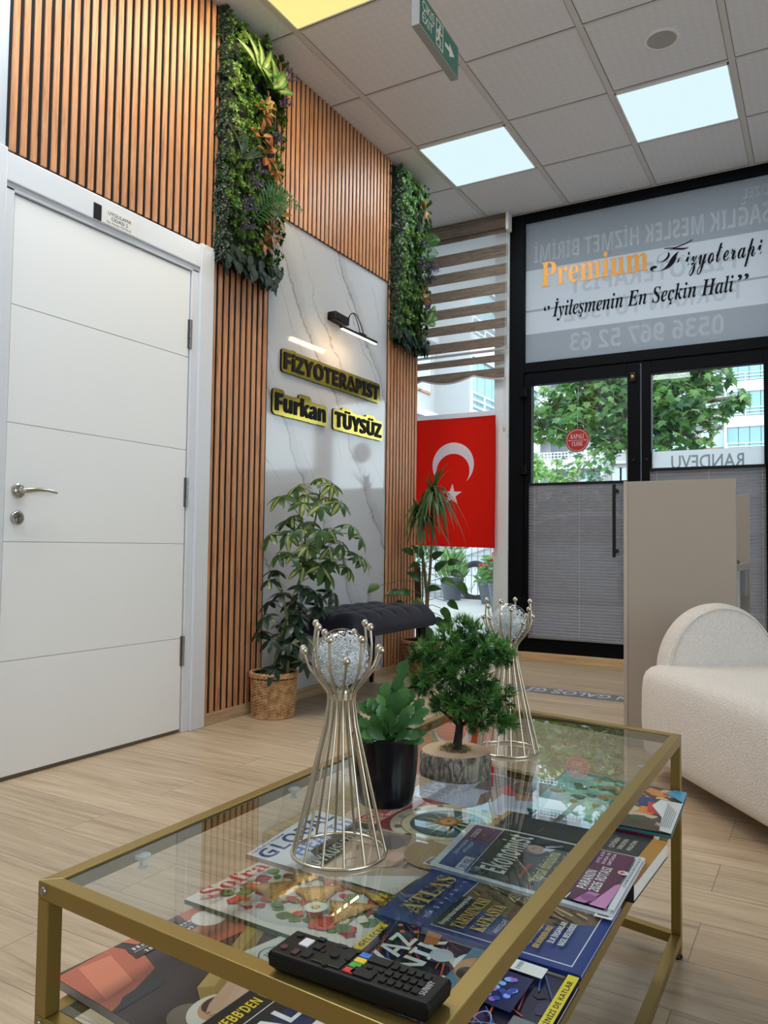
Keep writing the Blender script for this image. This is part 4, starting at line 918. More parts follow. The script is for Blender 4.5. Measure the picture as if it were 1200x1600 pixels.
# ------------------------------------------------------------------ glass coffee table
GOLD = mat('gold_painted_steel', (150,126,66), .36, .66); TG = pane('table_glass', (244,248,246), 1.5, 1.65)
TGE = mat('glass_edge_green', (92,92,80), .3)
TT = .46; bw = .020
NLt, NRt, FRt, FLt = V((-.795,.592,TT)), V((-.273,.561,TT)), V((-.272,1.750,TT)), V((-.795,1.846,TT))
cq = (NLt+NRt+FRt+FLt)/4
def tq(a, c, z): p = (NLt*(1-a)+NRt*a)*(1-c)+(FLt*(1-a)+FRt*a)*c; return V((p.x,p.y,z))
t = thing('coffee_table', 'gold framed glass coffee table with a lower shelf of magazines', 'coffee table', (cq.x,cq.y,0)); table = t
def inset(z, d):
    P_ = [NLt,NRt,FRt,FLt]; out = []
    for i in range(4):
        a, c, e = P_[i-1], P_[i], P_[(i+1)%4]; d1_, d2_ = (c-a).normalized(), (e-c).normalized(); n1_, n2_ = V((-d1_.y,d1_.x,0)), V((-d2_.y,d2_.x,0)); out.append(V((c.x,c.y,z)) + (n1_+n2_)*d/(1+n1_.dot(n2_)))
    return out
def ring(name, ztop, skip=()):
    o_ = inset(ztop,0); i_ = inset(ztop,bw)
    for k in range(4):
        if k in skip: continue
        b = MB(); m_ = (k+1)%4
        a,c,d,e = o_[k],o_[m_],i_[m_],i_[k]; dn = V((0,0,-bw))
        b.add([a,c,d,e,a+dn,c+dn,d+dn,e+dn], [(0,1,2,3),(7,6,5,4),(0,4,5,1),(1,5,6,2),(2,6,7,3),(3,7,4,0)], GOLD); b.build(name, t, 0, .0012)
ring('top_rail', TT); ring('shelf_rail', .310); ring('foot_rail', .050)
o_ = inset(0,0); i_ = inset(0,bw); i2 = inset(0, bw)
for k in range(4):
    a = o_[k]; e1 = (o_[(k+1)%4]-a).normalized()*bw; e2 = (o_[k-1]-a).normalized()*bw
    b = MB()
    q = [a, a+e1, a+e1+e2, a+e2]
    for z0,z1 in ((.012,.030),(.050,.290),(.310,.440)):
        b.add([p+V((0,0,z0)) for p in q]+[p+V((0,0,z1)) for p in q], [(3,2,1,0),(4,5,6,7),(0,1,5,4),(1,2,6,5),(2,3,7,6),(3,0,4,7)], GOLD)
    lg = b.build('leg', t, 0, .001)
    b = MB(); c_ = a+(e1+e2)/2; b.lathe([(.0,.0),(.010,.0),(.012,.004),(.008,.012),(0,.012)], BLACK, (c_.x,c_.y,0), 16); b.build('foot_pad', lg)
    nrm = V((0,-1,0)) if k < 2 else V((0,1,0))
    for z in (TT-.010,.300,.040):
        b = MB(); Mx = Matrix.Rotation(pi/2 if k < 2 else -pi/2,4,'X'); b.lathe([(.0,.0022),(.002,.0024),(.004,.0016),(.0048,0)], STEEL, (c_.x,a.y-(.0003 if k < 2 else -.0003)+(e1.y if k==0 else 0)*.4,z), 16, Mx); b.build('screw', lg)
g_ = inset(0,bw+.0005)
def sheet(name, zt, th):
    b = MB(); vs = [p+V((0,0,zt-th)) for p in g_]+[p+V((0,0,zt)) for p in g_]
    b.add(vs, [(3,2,1,0),(4,5,6,7)], TG); b.add(vs, [(0,1,5,4),(1,2,6,5),(2,3,7,6),(3,0,4,7)], TGE); b.build(name, t, 0)
sheet('glass_top', .4575, .0045); sheet('glass_shelf', .3095, .005)
SUC = sheer('clear_rubber', (236,242,246), .35, .35)
for px,py,dx in ((222,1337,.02),(450,1231,.02),(1018,1200,-.02)):
    p = onz((px,py), .449); p.x = -.795+.028 if dx > 0 else -.272-.028
    b = MB(); b.lathe([(.010,.4505),(.0095,.447),(.004,.444),(.004,.438),(.007,.435),(.0,.434)], SUC, (p.x,p.y,0), 20); b.build('suction_pad', t)

# ------------------------------------------------------------------ magazines
INKC = {}
def C(r,g,b_): return mat('print_%d_%d_%d' % (r,g,b_), (r,g,b_), .28, spec=.5)
PAGES = mat('page_edges', (226,222,214), .8, noise=.06, nscale=300)
class Cover:
    """artwork on a cover: s runs along the reading direction, t from the bottom edge to the top edge"""
    def __init__(s, q, z): s.mb = MB(); s.q = [V((p[0],p[1],0)) for p in q]; s.z = z; s.k = 1; s.w = (s.q[1]-s.q[0]).length; s.h = (s.q[3]-s.q[0]).length
    def P(s, a, c): p = (s.q[0]*(1-a)+s.q[1]*a)*(1-c)+(s.q[3]*(1-a)+s.q[2]*a)*c; return V((p.x,p.y,s.z+.00009*s.k))
    @staticmethod
    def clip(pts):
        for ax,lim,sg in ((0,0.0,1),(0,1.0,-1),(1,0.0,1),(1,1.0,-1)):
            out = []
            for i in range(len(pts)):
                a, b_ = pts[i-1], pts[i]; da, db = (a[ax]-lim)*sg, (b_[ax]-lim)*sg
                if da*db < 0: f = da/(da-db); out.append((a[0]+(b_[0]-a[0])*f, a[1]+(b_[1]-a[1])*f))
                if db >= 0: out.append(b_)
            pts = out
            if not pts: break
        return pts
    def poly(s, pts, m):
        pts = s.clip(list(pts))
        if len(pts) > 2: s.mb.poly([s.P(*p) for p in pts], m); s.k += 1
    def rect(s, a,c,a1,c1, m): s.poly([(a,c),(a1,c),(a1,c1),(a,c1)], m)
    def disc(s, a, c, r, m, n=28, sx=1.0, rot=0):
        s.poly([(a+(r*sx*cos(2*pi*i/n)*cos(rot)-r*sin(2*pi*i/n)*sin(rot)), c+(r*sx*cos(2*pi*i/n)*sin(rot)+r*sin(2*pi*i/n)*cos(rot))*s.w/s.h) for i in range(n)], m)
    def ringd(s, a, c, r0, r1, m, n=40):
        for i in range(n):
            x,y = 2*pi*i/n, 2*pi*(i+1)/n; 
            q4 = s.clip([(a+r*cos(q), c+r*sin(q)*s.w/s.h) for r,q in ((r0,x),(r1,x),(r1,y),(r0,y))])
            if len(q4) > 2: s.mb.poly([s.P(*p) for p in q4], m)
        s.k += 1
    def text(s, str_, a, c, wd, cap, m, st='bold', off=0, rot=0):
        vs, fs, x0, x1 = text(str_, st, off, 2); kx = wd/(x1-x0); ky = cap/CAP.get(st,.7)
        def f(p):
            x, y = (p[0]-x0)*kx, p[1]*ky
            if rot: yy = y*s.h/s.w; x, y = x*cos(rot)-yy*sin(rot), (x*sin(rot)+yy*cos(rot))*s.w/s.h
            return s.P(a+x, c+y)
        s.mb.add([f(p) for p in vs], fs, m); s.k += 1
    def line(s, a,c,a1,c1,wd, m):
        dx,dy = (a1-a)*s.w,(c1-c)*s.h; L = sqrt(dx*dx+dy*dy) or 1; nx,ny = -dy/L*wd/2, dx/L*wd/2
        s.poly([(a-nx/s.w,c-ny/s.h),(a1-nx/s.w,c1-ny/s.h),(a1+nx/s.w,c1+ny/s.h),(a+nx/s.w,c+ny/s.h)], m)
    def specks(s, n, box, cols, r0, r1, rnd):
        for i in range(n):
            a,c = rnd.uniform(box[0],box[2]), rnd.uniform(box[1],box[3]); k = rnd.randint(5,8); ph = rnd.random()*6; r = rnd.uniform(r0,r1)
            s.poly([(a+r*rnd.uniform(.6,1.2)*cos(ph+2*pi*j/k), c+r*rnd.uniform(.6,1.2)*sin(ph+2*pi*j/k)*s.w/s.h) for j in range(k)], rnd.choice(cols))
            s.k -= .85
        s.k += 1
def magazine(label, BL, BR, TR, TL, z0, th, base, art, name='magazine', cat='magazine', spine=None, curl=0):
    c = [(BL[i]+BR[i]+TR[i]+TL[i])/4 for i in (0,1)]
    t = thing(name, label, cat, (c[0],c[1],z0)); q = [V((p[0],p[1],0)) for p in (BL,BR,TR,TL)]; cc = V((c[0],c[1],0))
    b = MB(); qi = [p+(cc-p)*.012 for p in q]; b.add([p+V((0,0,z0+.0006)) for p in qi]+[p+V((0,0,z0+th-.0008)) for p in qi], [(3,2,1,0),(4,5,6,7),(0,1,5,4),(1,2,6,5),(2,3,7,6),(3,0,4,7)], PAGES); b.build('pages', t, 0)
    b = MB(); e_ = V((0,0,.0007)); z1 = V((0,0,z0+th)); bm_ = C(*base)
    b.add([p+z1-e_ for p in q]+[p+z1 for p in q], [(3,2,1,0),(4,5,6,7),(0,1,5,4),(1,2,6,5),(2,3,7,6),(3,0,4,7)], bm_)
    b.add([p+V((0,0,z0)) for p in q]+[p+V((0,0,z0))+e_ for p in q], [(3,2,1,0),(4,5,6,7),(0,1,5,4),(1,2,6,5),(2,3,7,6),(3,0,4,7)], bm_)
    sm = C(*spine) if spine else bm_                                         # spine on the left edge of the cover (s = 0)
    b.add([q[0]+V((0,0,z0)), q[3]+V((0,0,z0)), q[3]+z1, q[0]+z1], [(0,1,2,3)], sm)
    cv = Cover(q, z0+th); art(cv)
    off = len(b.v); 
    for f, mi in zip(cv.mb.f, cv.mb.mi): b.add([cv.mb.v[i] for i in f], [tuple(range(len(f)))], cv.mb.ms[mi])
    b.build('cover', t, 0); return t
K0, W0 = (18,18,22), (236,236,236); WHT, BLK = C(*W0), C(*K0)
rr_ = random.Random(5)
def art_coffee(c):
    c.rect(0,0,1,1, C(52,38,38)); c.poly([(0,.62),(0,.98),(.36,1),(.42,.86),(.36,.72),(.16,.66)], C(190,98,70)); c.poly([(.04,.70),(.22,.72),(.30,.95),(.12,.97)], C(218,126,92)); c.poly([(.0,.60),(.30,.60),(.4,.68),(.1,.66)], C(36,36,44))
    c.poly([(.42,1),(1,1),(1,.62),(.72,.66),(.52,.80)], C(196,104,74)); c.poly([(.55,1),(.82,1),(.78,.86),(.6,.88)], C(60,40,38)); c.disc(.88,.80,.13, C(170,110,84), 24, 1.2); c.disc(.9,.86,.10, C(228,222,212), 20)
    c.poly([(.36,.84),(.80,.84),(.80,.93),(.38,.93)], C(44,36,38)); c.text('Hakiki kahve', .40,.90,.42,.022, WHT,'serif'); c.line(.39,.885,.83,.885,.0008, WHT); c.text("1871'den beri", .43,.845,.34,.022, WHT,'serif')
    c.poly([(.30,.40),(.36,.47),(1,.66),(1,.56),(.45,.36)], C(150,122,66)); c.poly([(.36,.47),(.42,.42),(1,.60),(1,.66)], C(176,148,86))
    c.disc(.18,.36,.10, C(116,104,92), 24); c.disc(.28,.30,.125, C(214,206,194), 28, 1.15); c.disc(.31,.31,.085, C(196,150,120), 24, 1.25); c.disc(.31,.335,.05, C(70,48,44), 20, 1.3)
    for i,(a,e) in enumerate(((.30,.20),(.33,.235),(.36,.27),(.38,.31))): c.poly([(.24,a-.06),(.30,a-.09),(.52+.01*i,e+.06),(.54+.01*i,e+.085),(.50,e+.09),(.30,a-.03)], C(214-6*i,182-8*i,156-8*i)); c.disc(.525+.01*i,e+.072,.018, C(232,208,196), 12, 1.4)
    c.poly([(.52,.28),(.62,.52),(1.0,.44),(1.0,.16),(.84,.08)], C(220,216,208)); c.poly([(.60,.30),(.66,.48),(.98,.40),(.96,.20)], C(206,204,198)); c.ringd(.79,.37,.075,.083, C(70,60,58)); c.text('JM', .745,.36,.08,.045, C(70,60,58),'serif'); c.poly([(.755,.31),(.83,.31),(.81,.275),(.775,.275)], C(92,60,56))
    c.text('KURUKAHVECİ', .66,.215,.34,.030, C(60,50,48),'sans',.01,.03); c.text('MEHMET EFENDİ', .69,.165,.32,.028, C(60,50,48),'sans',.01,.03)
    c.poly([(.45,0),(1,0),(1,.14),(.6,.02)], C(170,130,50)); c.poly([(.1,.0),(.4,.0),(.46,.12),(.40,.16)], C(176,84,52))
magazine('coffee advertisement magazine with a hand and white bag, nearest left on the shelf', (-.515,.607),(-.515,.862),(-.806,.875),(-.826,.640), .310, .0105, (52,38,38), art_coffee, spine=(168,160,152))
def art_webb(c):
    c.rect(0,0,1,1, C(24,36,84)); c.rect(0,.80,1,1, BLK); c.text("JAMES WEBB'DEN ESRARENGİZ", .02,.905,.95,.05, C(238,206,50),'bold'); c.line(0,.87,1,.87,.0012, WHT)
    c.text('LL AL', .04,.73,.55,.10, WHT,'bold'); c.text('M', .1,.42,.5,.24, WHT,'bold'); c.text('UZAYIN', .66,.73,.3,.07, C(150,170,230),'bold')
    c.specks(40,(.0,.0,1,.4),[C(40,60,140),C(120,120,200),C(16,22,50),C(200,200,230)],.02,.06,rr_); c.poly([(.0,.05),(.35,.05),(.35,.14),(.0,.14)], C(234,206,40)); c.text('SÜPER', .03,.07,.26,.05, BLK,'bold')
    for i in range(6): c.poly([(.1+.14*i,.2),(.2+.14*i,.2),(.24+.14*i,.36),(.14+.14*i,.36)], C(90,84,150) if i%2 else C(60,56,110))
magazine('dark blue space magazine with yellow heading along the front rail of the shelf', (-.300,.590),(-.300,.80),(-.590,.82),(-.600,.603), .3212, .006, (24,36,84), art_webb)
def art_sofra(c):
    c.rect(0,0,1,1, C(226,218,210)); c.disc(.55,.50,.50, C(196,196,198), 40); c.disc(.55,.50,.46, C(208,204,200), 40)
    c.specks(150,(.14,.06,1.0,.86),[C(188,52,40),C(206,78,56),C(150,34,34),C(70,110,54),C(100,134,66),C(226,216,190)],.03,.065,rr_)
    for a,e,w_,ro in ((.42,.70,.36,.3),(.74,.66,.38,-.3),(.52,.47,.40,.2),(.80,.40,.36,.5),(.44,.24,.38,-.2),(.76,.20,.38,.2)):
        q = [(-.5,-.25),(.5,-.3),(.05,.42)]; P_ = [(a+w_*(x*cos(ro)-y*sin(ro)), e+w_*(x*sin(ro)+y*cos(ro))*.8) for x,y in q]; c.poly(P_, C(186,126,60)); c.poly([(x*.8+a*.2,y*.8+e*.2) for x,y in P_], C(214,158,84)); c.poly([(x*.5+a*.5,y*.5+e*.5) for x,y in P_], C(230,182,108))
    c.specks(90,(.25,.12,.92,.78),[C(240,222,170),C(120,90,40),C(96,124,60),C(226,190,120)],.006,.012,rr_)
    for a,e in ((.34,.36),(.80,.06)):
        for k in range(14): c.disc(a+.055*cos(k*.45),e+.04*sin(k*.45),.026, C(244,242,226), 8)
        c.disc(a,e,.025, C(226,206,110), 12)
    c.text('Sofra', .06,.855,.60,.105, C(186,36,40),'serif'); c.text('EV YEMEKLERİ', .09,.69,.16,.018, C(150,140,60),'bold',0,.3); c.text('TARİFLERİ', .09,.66,.14,.018, C(150,140,60),'bold',0,.3)
    c.text('YAZ', .60,.10,.22,.06, C(232,214,40),'bold',0,.06); c.text('SARAR', .58,.02,.32,.06, C(232,214,40),'bold',0,.06)
magazine('cookery magazine with golden pastries and red title, green spine, on the shelf', (-.540,.855),(-.532,1.075),(-.815,1.078),(-.826,.862), .3212, .0070, (226,218,210), art_sofra, spine=(52,104,72))
def art_health(c):
    c.rect(0,0,1,1, C(188,166,150)); c.poly([(0,.62),(1,.60),(1,1),(0,1)], C(226,228,234)); c.text('GLOBAL', .03,.84,.94,.115, C(44,70,140),'bold'); c.text('HEALTH', .20,.70,.76,.10, C(66,120,206),'bold')
    c.text('SAĞLIKLI YAŞAM', .04,.965,.4,.018, C(60,80,130),'sans',.01); c.poly([(.16,.52),(1,.52),(1,.70),(.30,.70)], C(76,72,62)); c.text('UYKUSUZLUK', .12,.545,.80,.085, WHT,'bold'); c.text('ÇÖZÜM SİZDE', .42,.485,.40,.032, C(226,220,210),'sans',.015)
    c.disc(.66,.36,.30, C(206,168,148), 30, 1.2); c.poly([(.62,.44),(.95,.50),(1,.30),(.80,.26),(.66,.34)], C(150,128,120)); c.disc(.80,.36,.10, C(112,96,96), 24, 1.5,.3); c.disc(.58,.24,.085, C(230,186,170), 22); c.disc(.40,.40,.13, C(216,180,160), 24, 1.3)
    for a,e in ((.26,.46),(.52,.50)):
        for k in range(6): c.line(a+.022*k,e-.012*abs(k-2.5)-.0,a+.022*(k+1),e-.012*abs(k-1.5),.0016, C(40,32,30))
    for k,s_ in enumerate(('YENİDEN UYANMANIN','BASİT YOLLARI VE','UYKU REHBERİ')): c.text(s_, .40+.04*k,.17-.045*k,.52-.04*k,.026, C(112,92,84),'sans',.012)
    c.disc(.80,.06,.25, C(172,140,108), 24, 1.2); c.rect(.58,.015,.74,.075, WHT)
    for k in range(14): c.rect(.60+.009*k,.025,.60+.009*k+(.004 if k%3 else .007),.068, BLK)
    c.poly([(0,0),(.36,0),(.10,.30),(0,.36)], C(222,214,210))
magazine('pale health magazine with blue title under the nearer crystal ball stand', (-.557,1.014),(-.548,1.228),(-.868,1.262),(-.845,1.024), .3277, .0075, (188,166,150), art_health)
def art_red(c):
    c.rect(0,0,1,1, C(170,30,32)); c.disc(.55,.42,.52, C(120,22,24), 44); c.disc(.55,.42,.50, C(216,200,168), 44); c.ringd(.55,.42,.40,.41, C(120,104,70)); c.disc(.55,.42,.33, C(36,74,86), 40); c.disc(.55,.42,.29, C(56,104,112), 40)
    for k in range(12):
        a = 2*pi*k/12; c.poly([(.55+.07*cos(a-.35),.42+.07*sin(a-.35)*.75),(.55+.31*cos(a),.42+.31*sin(a)*.75),(.55+.07*cos(a+.35),.42+.07*sin(a+.35)*.75)], C(206,172,104) if k%2 else C(150,170,150))
        c.disc(.55+.45*cos(a+.2),.42+.45*sin(a+.2)*.75,.032, C(70,66,62) if k%3 else C(150,160,150), 14); c.text('♈♉♊♋♌♍♎♏♐♑♒♓'[k], .53+.37*cos(a),.41+.37*sin(a)*.75,.035,.02, C(120,104,70)) if False else c.ringd(.55+.37*cos(a),.42+.37*sin(a)*.75,.010,.014, C(120,104,70), 10)
    c.disc(.55,.42,.10, C(160,96,44), 24); c.disc(.55,.42,.07, C(214,148,70), 24); c.disc(.56,.42,.02, C(60,40,30), 12)
    c.text('2026', .02,.855,.38,.085, C(214,190,140),'serif'); c.text('KÜRESEL DEĞİŞİMLERİN YILI', .10,.80,.86,.040, C(244,232,222),'bold',0,.04); c.text('BU YILIN ASTROLOJİSİ', .03,.96,.40,.022, C(240,220,200),'sans',.012); c.ringd(.62,.935,.05,.056, C(240,226,216))
    for k in range(5): c.text('GEZEGENLER VE YILDIZ'[:12+k], .78-.02*k,.14-.035*k,.20,.020, C(244,232,222),'sans',.012); 
    for k in range(3): c.text('BURÇLAR', .82,.93-.03*k,.16,.020, C(244,232,222),'sans',.012)
magazine('red astrology magazine with a sun wheel under the black flower pot', (-.527,1.240),(-.512,1.458),(-.785,1.478),(-.805,1.245), .3162, .006, (170,30,32), art_red)
def art_pot(c):
    c.rect(0,0,1,1, C(180,188,216)); c.text('GLOBAL', .02,.84,.8,.12, WHT,'bold'); c.text('HEALTH', .06,.70,.55,.11, C(226,232,246),'bold'); c.text('EDİSYON', .36,.63,.2,.03, C(120,130,160),'sans',.01)
    c.poly([(.12,.42),(.40,.50),(.62,.44),(.60,.36),(.30,.34)], C(112,84,74)); c.poly([(.5,.62),(.95,.66),(1,.40),(.72,.36),(.52,.48)], C(70,66,74)); c.disc(.70,.30,.14, C(186,40,44), 20, 1.3); c.poly([(.45,.20),(1,.40),(1,0),(.6,0)], C(164,118,78)); c.disc(.82,.20,.20, C(92,66,50), 30); c.disc(.82,.20,.15, C(126,88,60), 30); c.disc(.82,.20,.10, C(70,50,42), 30)
    c.poly([(.5,.78),(1,.82),(1,.70),(.6,.66)], C(64,112,150)); c.poly([(0,.0),(.3,.0),(.2,.2),(0,.2)], C(206,212,232))
magazine('lavender magazine with a dark wooden bowl, under the tree log', (-.528,1.470),(-.524,1.700),(-.785,1.765),(-.790,1.492), .310, .006, (180,188,216), art_pot)
def art_maroon(c): c.rect(0,0,1,1, C(112,34,60)); c.text('KURUMSAL', .1,.92,.6,.03, WHT,'sans',.012)
magazine('maroon magazine peeking out beneath the turquoise cookery magazine', (-.275,1.462),(-.282,1.725),(-.530,1.775),(-.512,1.475), .310, .0285, (112,34,60), art_maroon)
def art_turq(c):
    c.rect(0,0,1,1, C(72,126,130)); c.poly([(0,.45),(.9,.55),(1,1),(0,1)], C(150,196,200)); c.poly([(.1,.5),(.5,.52),(.46,.95),(.06,.9)], C(206,226,232)); c.specks(40,(.3,.45,1,.95),[C(84,104,48),C(190,150,64),C(60,110,90),C(170,206,206),C(40,84,80)],.03,.08,rr_)
    for k in range(16): c.disc(rr_.uniform(.45,.95),rr_.uniform(.38,.58),.045, C(190,142,90), 14)
    c.poly([(0,.0),(1,.0),(1,.40),(0,.36)], C(84,70,62)); c.specks(26,(.05,.08,.95,.38),[C(188,60,44),C(216,136,62),C(204,182,160),C(70,84,62),C(60,66,120),C(226,196,150)],.05,.10,rr_); c.disc(.60,.26,.08, C(48,56,120), 20, 1.3); c.poly([(.35,.10),(.62,.13),(.60,.24),(.36,.21)], C(200,60,44))
    c.text('Uzun Sofralar', .10,.06,.60,.07, WHT,'script',0,.05); c.poly([(0,0),(.5,.0),(1,.02),(1,.0)], C(206,206,210)); c.poly([(.0,.0),(.02,.08),(.30,.10),(.52,.20),(.70,.16),(.70,.0)], C(226,226,230)) 
    for k in range(6): c.line(.10+.0*k,.022+.012*k,.48+.03*k,.024+.014*k,.0011, C(120,120,124))
    c.poly([(.72,.0),(1,.0),(1,.10),(.86,.14)], C(92,164,204)); c.text('MUTFAK', .80,.90,.18,.03, WHT,'sans',.012)
magazine('turquoise cookery magazine with a torn lower cover, farthest right on the shelf', (-.245,1.462),(-.257,1.722),(-.520,1.768),(-.512,1.466), .3388, .006, (72,126,130), art_turq)
def art_kuang(c):
    c.rect(0,0,1,1, C(44,44,48)); c.rect(0,0,1,.085, C(190,136,60)); c.rect(0,.965,1,1, C(190,136,60)); c.poly([(.4,.0+.70),(.52,.74),(.5,.70)], C(206,150,110)); c.line(.62,.70,.75,.69,.001, C(206,150,110))
    c.text('r. f. kuang', .06,.37,.62,.10, C(232,226,214),'bi'); c.line(0,.30,1,.30,.0007, C(90,90,92))
    for k in range(3):
        c.text(('YILDIZ KANATLI','MATBAA VE','KEHANET')[k], .12,.245-.05*k,.34,.026, C(214,208,198),'sans',.012); c.text(('ÇEVİREN','DERLEYEN','ANLATAN')[k], .62,.245-.05*k,.24,.026, C(214,208,198),'sans',.012)
magazine('thick black book with gold lower edge and cursive author name, beneath the business magazine', (-.262,1.238),(-.249,1.452),(-.548,1.455),(-.552,1.250), .310, .0265, (44,44,48), art_kuang, 'book', 'book')
def art_eko(c):
    c.rect(0,0,1,1, C(214,216,224)); c.rect(.05,.05,.95,.78, C(44,48,52)); c.rect(.14,.57,.97,.785, C(28,30,34)); c.text('Ekonomist', .17,.60,.76,.145, WHT,'bold',-.0)
    c.rect(.06,.79,.62,.96, C(44,66,140)); c.rect(.62,.79,.95,.96, C(110,46,96)); c.text('DÜNYA VE GELECEK', .30,.915,.30,.022, C(206,216,240),'sans',.012); c.text('PİYASA', .36,.875,.22,.022, C(206,216,240),'sans',.012); c.text('DOSYA', .68,.90,.2,.03, WHT,'sans',.012); c.rect(.06,.80,.30,.86, C(206,210,226)); c.text('35 YIL', .08,.805,.18,.04, C(44,66,140),'bold')
    for k in range(6): c.ringd(.045+.024*(k%3)*2,.80-.028*(k//3)-.02,.012,.02, C(70,90,160), 14)
    c.poly([(.70,.40),(.95,.40),(.95,.57),(.62,.57)], C(70,74,80)); c.poly([(.66,.55),(.80,.57),(.95,.45),(.95,.30),(.80,.34)], C(30,34,44)); c.disc(.70,.545,.075, C(188,150,130), 28, 1.2); c.disc(.665,.562,.05, C(88,82,80), 24, 1.1,.6); c.disc(.708,.54,.060, C(196,158,138), 24, 1.2); c.disc(.695,.552,.008, C(60,44,40), 8); c.disc(.728,.548,.008, C(60,44,40), 8); c.line(.69,.566,.706,.564,.0012, C(80,66,60)); c.line(.72,.562,.738,.558,.0012, C(80,66,60)); c.poly([(.712,.548),(.722,.525),(.708,.525)], C(172,132,112)); c.line(.70,.512,.73,.510,.0016, C(150,92,84)); c.poly([(.69,.50),(.76,.50),(.78,.44),(.72,.46)], C(226,226,230)); c.line(.78,.50,.86,.42,.006, C(226,226,230)); c.line(.83,.49,.85,.40,.003, C(40,60,140))
    c.line(.16,.51,.42,.51,.006, C(176,40,36)); c.text('“Yapısal dönüşümü', .14,.40,.58,.065, C(226,214,130),'bold'); c.text('hızlandıracağız”', .20,.315,.56,.065, C(226,214,130),'bold')
    for k,s_ in enumerate(('BAKANLIĞIN','YENİ DÖNEM','ÖZEL RAPORU')): c.text(s_, .60,.25-.04*k,.30,.024, C(200,200,196),'sans',.012)
    c.line(.05,.24,.55,.20,.002, WHT); c.line(.55,.20,.95,.07,.002, WHT); c.text('LINE', .34,.215,.1,.03, C(210,210,206),'sans',.012)
    c.poly([(.05,.045),(.95,.045),(.95,.265),(.30,.255),(.05,.22)], C(96,32,70)); c.text('PARANIN', .24,.175,.32,.05, WHT,'bold'); c.text('2026 ROTASI', .24,.115,.42,.05, WHT,'bold'); c.poly([(.04,.12),(.40,.06),(.46,.03),(.04,.04)], C(206,140,190)); c.poly([(.04,.20),(.22,.155),(.22,.10),(.04,.14)], C(190,120,176)); c.disc(.13,.14,.05, C(150,80,140), 16)
    for k,s_ in enumerate(('DÖVİZ, ALTIN','BORSA VE','EMTİADA')): c.text(s_, .70,.195-.030*k,.22,.017, C(240,220,236),'sans',.012)
    c.rect(.66,.225,.95,.262, C(40,70,160)); c.disc(.62,.055,.035, WHT, 20); c.text('✚', .60,.045,.04,.03, C(200,30,40)); c.rect(.04,.0,.96,.03, C(222,224,230)); c.text('EKONOMİ PİYASALAR ŞİRKETLER 2026 SAYI', .40,.010,.54,.014, C(90,92,100),'sans',.01)
magazine('white bordered business magazine with black title box, sticking out over the right rail', (-.263,1.104),(-.264,1.336),(-.577,1.343),(-.557,1.128), .3378, .0055, (214,216,224), art_eko)
def art_atlas(c):
    c.rect(0,0,1,1, C(34,56,130)); c.rect(.06,.05,.96,.72, C(226,228,236)); c.rect(.07,.055,.95,.715, C(52,66,128)); c.poly([(.46,.715),(.95,.715),(.95,.055),(.62,.055),(.42,.30),(.40,.55)], C(110,86,60)); 
    for k in range(46): 
        a = rr_.uniform(.45,.92); e = rr_.uniform(.08,.66); c.line(a,e,min(.95,a+rr_.uniform(.03,.10)),min(.71,e+rr_.uniform(.03,.14)),.0035, rr_.choice([C(176,140,96),C(72,54,40),C(206,176,128),C(52,48,48)])); c.k -= .6
    c.poly([(.07,.715),(.52,.715),(.50,.58),(.07,.62)], C(28,34,52)); c.text('Kuruyup tozlaşan Mezopotamya Ovası', .09,.665,.45,.026, WHT,'bold'); c.text('TARIMINCISI', .10,.57,.46,.065, C(222,182,88),'serif'); c.text('KAFKASYA', .13,.48,.40,.065, C(222,182,88),'serif'); c.text('ARKEOLOJİ', .16,.42,.2,.024, C(206,206,216),'sans',.01); c.text('BAYRAM SOFRASI', .30,.40,.24,.026, C(170,110,90),'sans',.01)
    for k in range(60): c.disc(.12+.0105*k,.865+rr_.uniform(-.055,.055),.012, C(150,120,66) if k%3 else C(96,80,56), 7); c.k -= .9
    c.text('ATLAS', .12,.82,.62,.10, C(206,172,100),'serif'); 
    for k in range(11): c.text('YAŞAYAN TARİH'[k] if 'YAŞAYAN TARİH'[k] != ' ' else '·', .10+.075*k,.755,.028,.022, C(214,218,232),'sans',.01)
    for k,s_ in enumerate(('YAŞANAN DEĞİŞİM','BİR DÖNEMİN ARDI','İLK İNSANLAR','NASIL BESLENİRDİ')): c.text(s_, .12+.10*(k>1),.26-.045*k,.30,.028, C(226,190,80) if k==1 else WHT,'bold')
    c.rect(.70,.0,.90,.085, WHT)
    for k in range(14): c.rect(.725+.0115*k,.018,.725+.0115*k+(.005 if k%3 else .008),.075, BLK)
magazine('blue history magazine with gold lettering, between the business and science magazines', (-.262,.945),(-.262,1.160),(-.548,1.165),(-.556,.953), .3318, .006, (34,56,130), art_atlas)
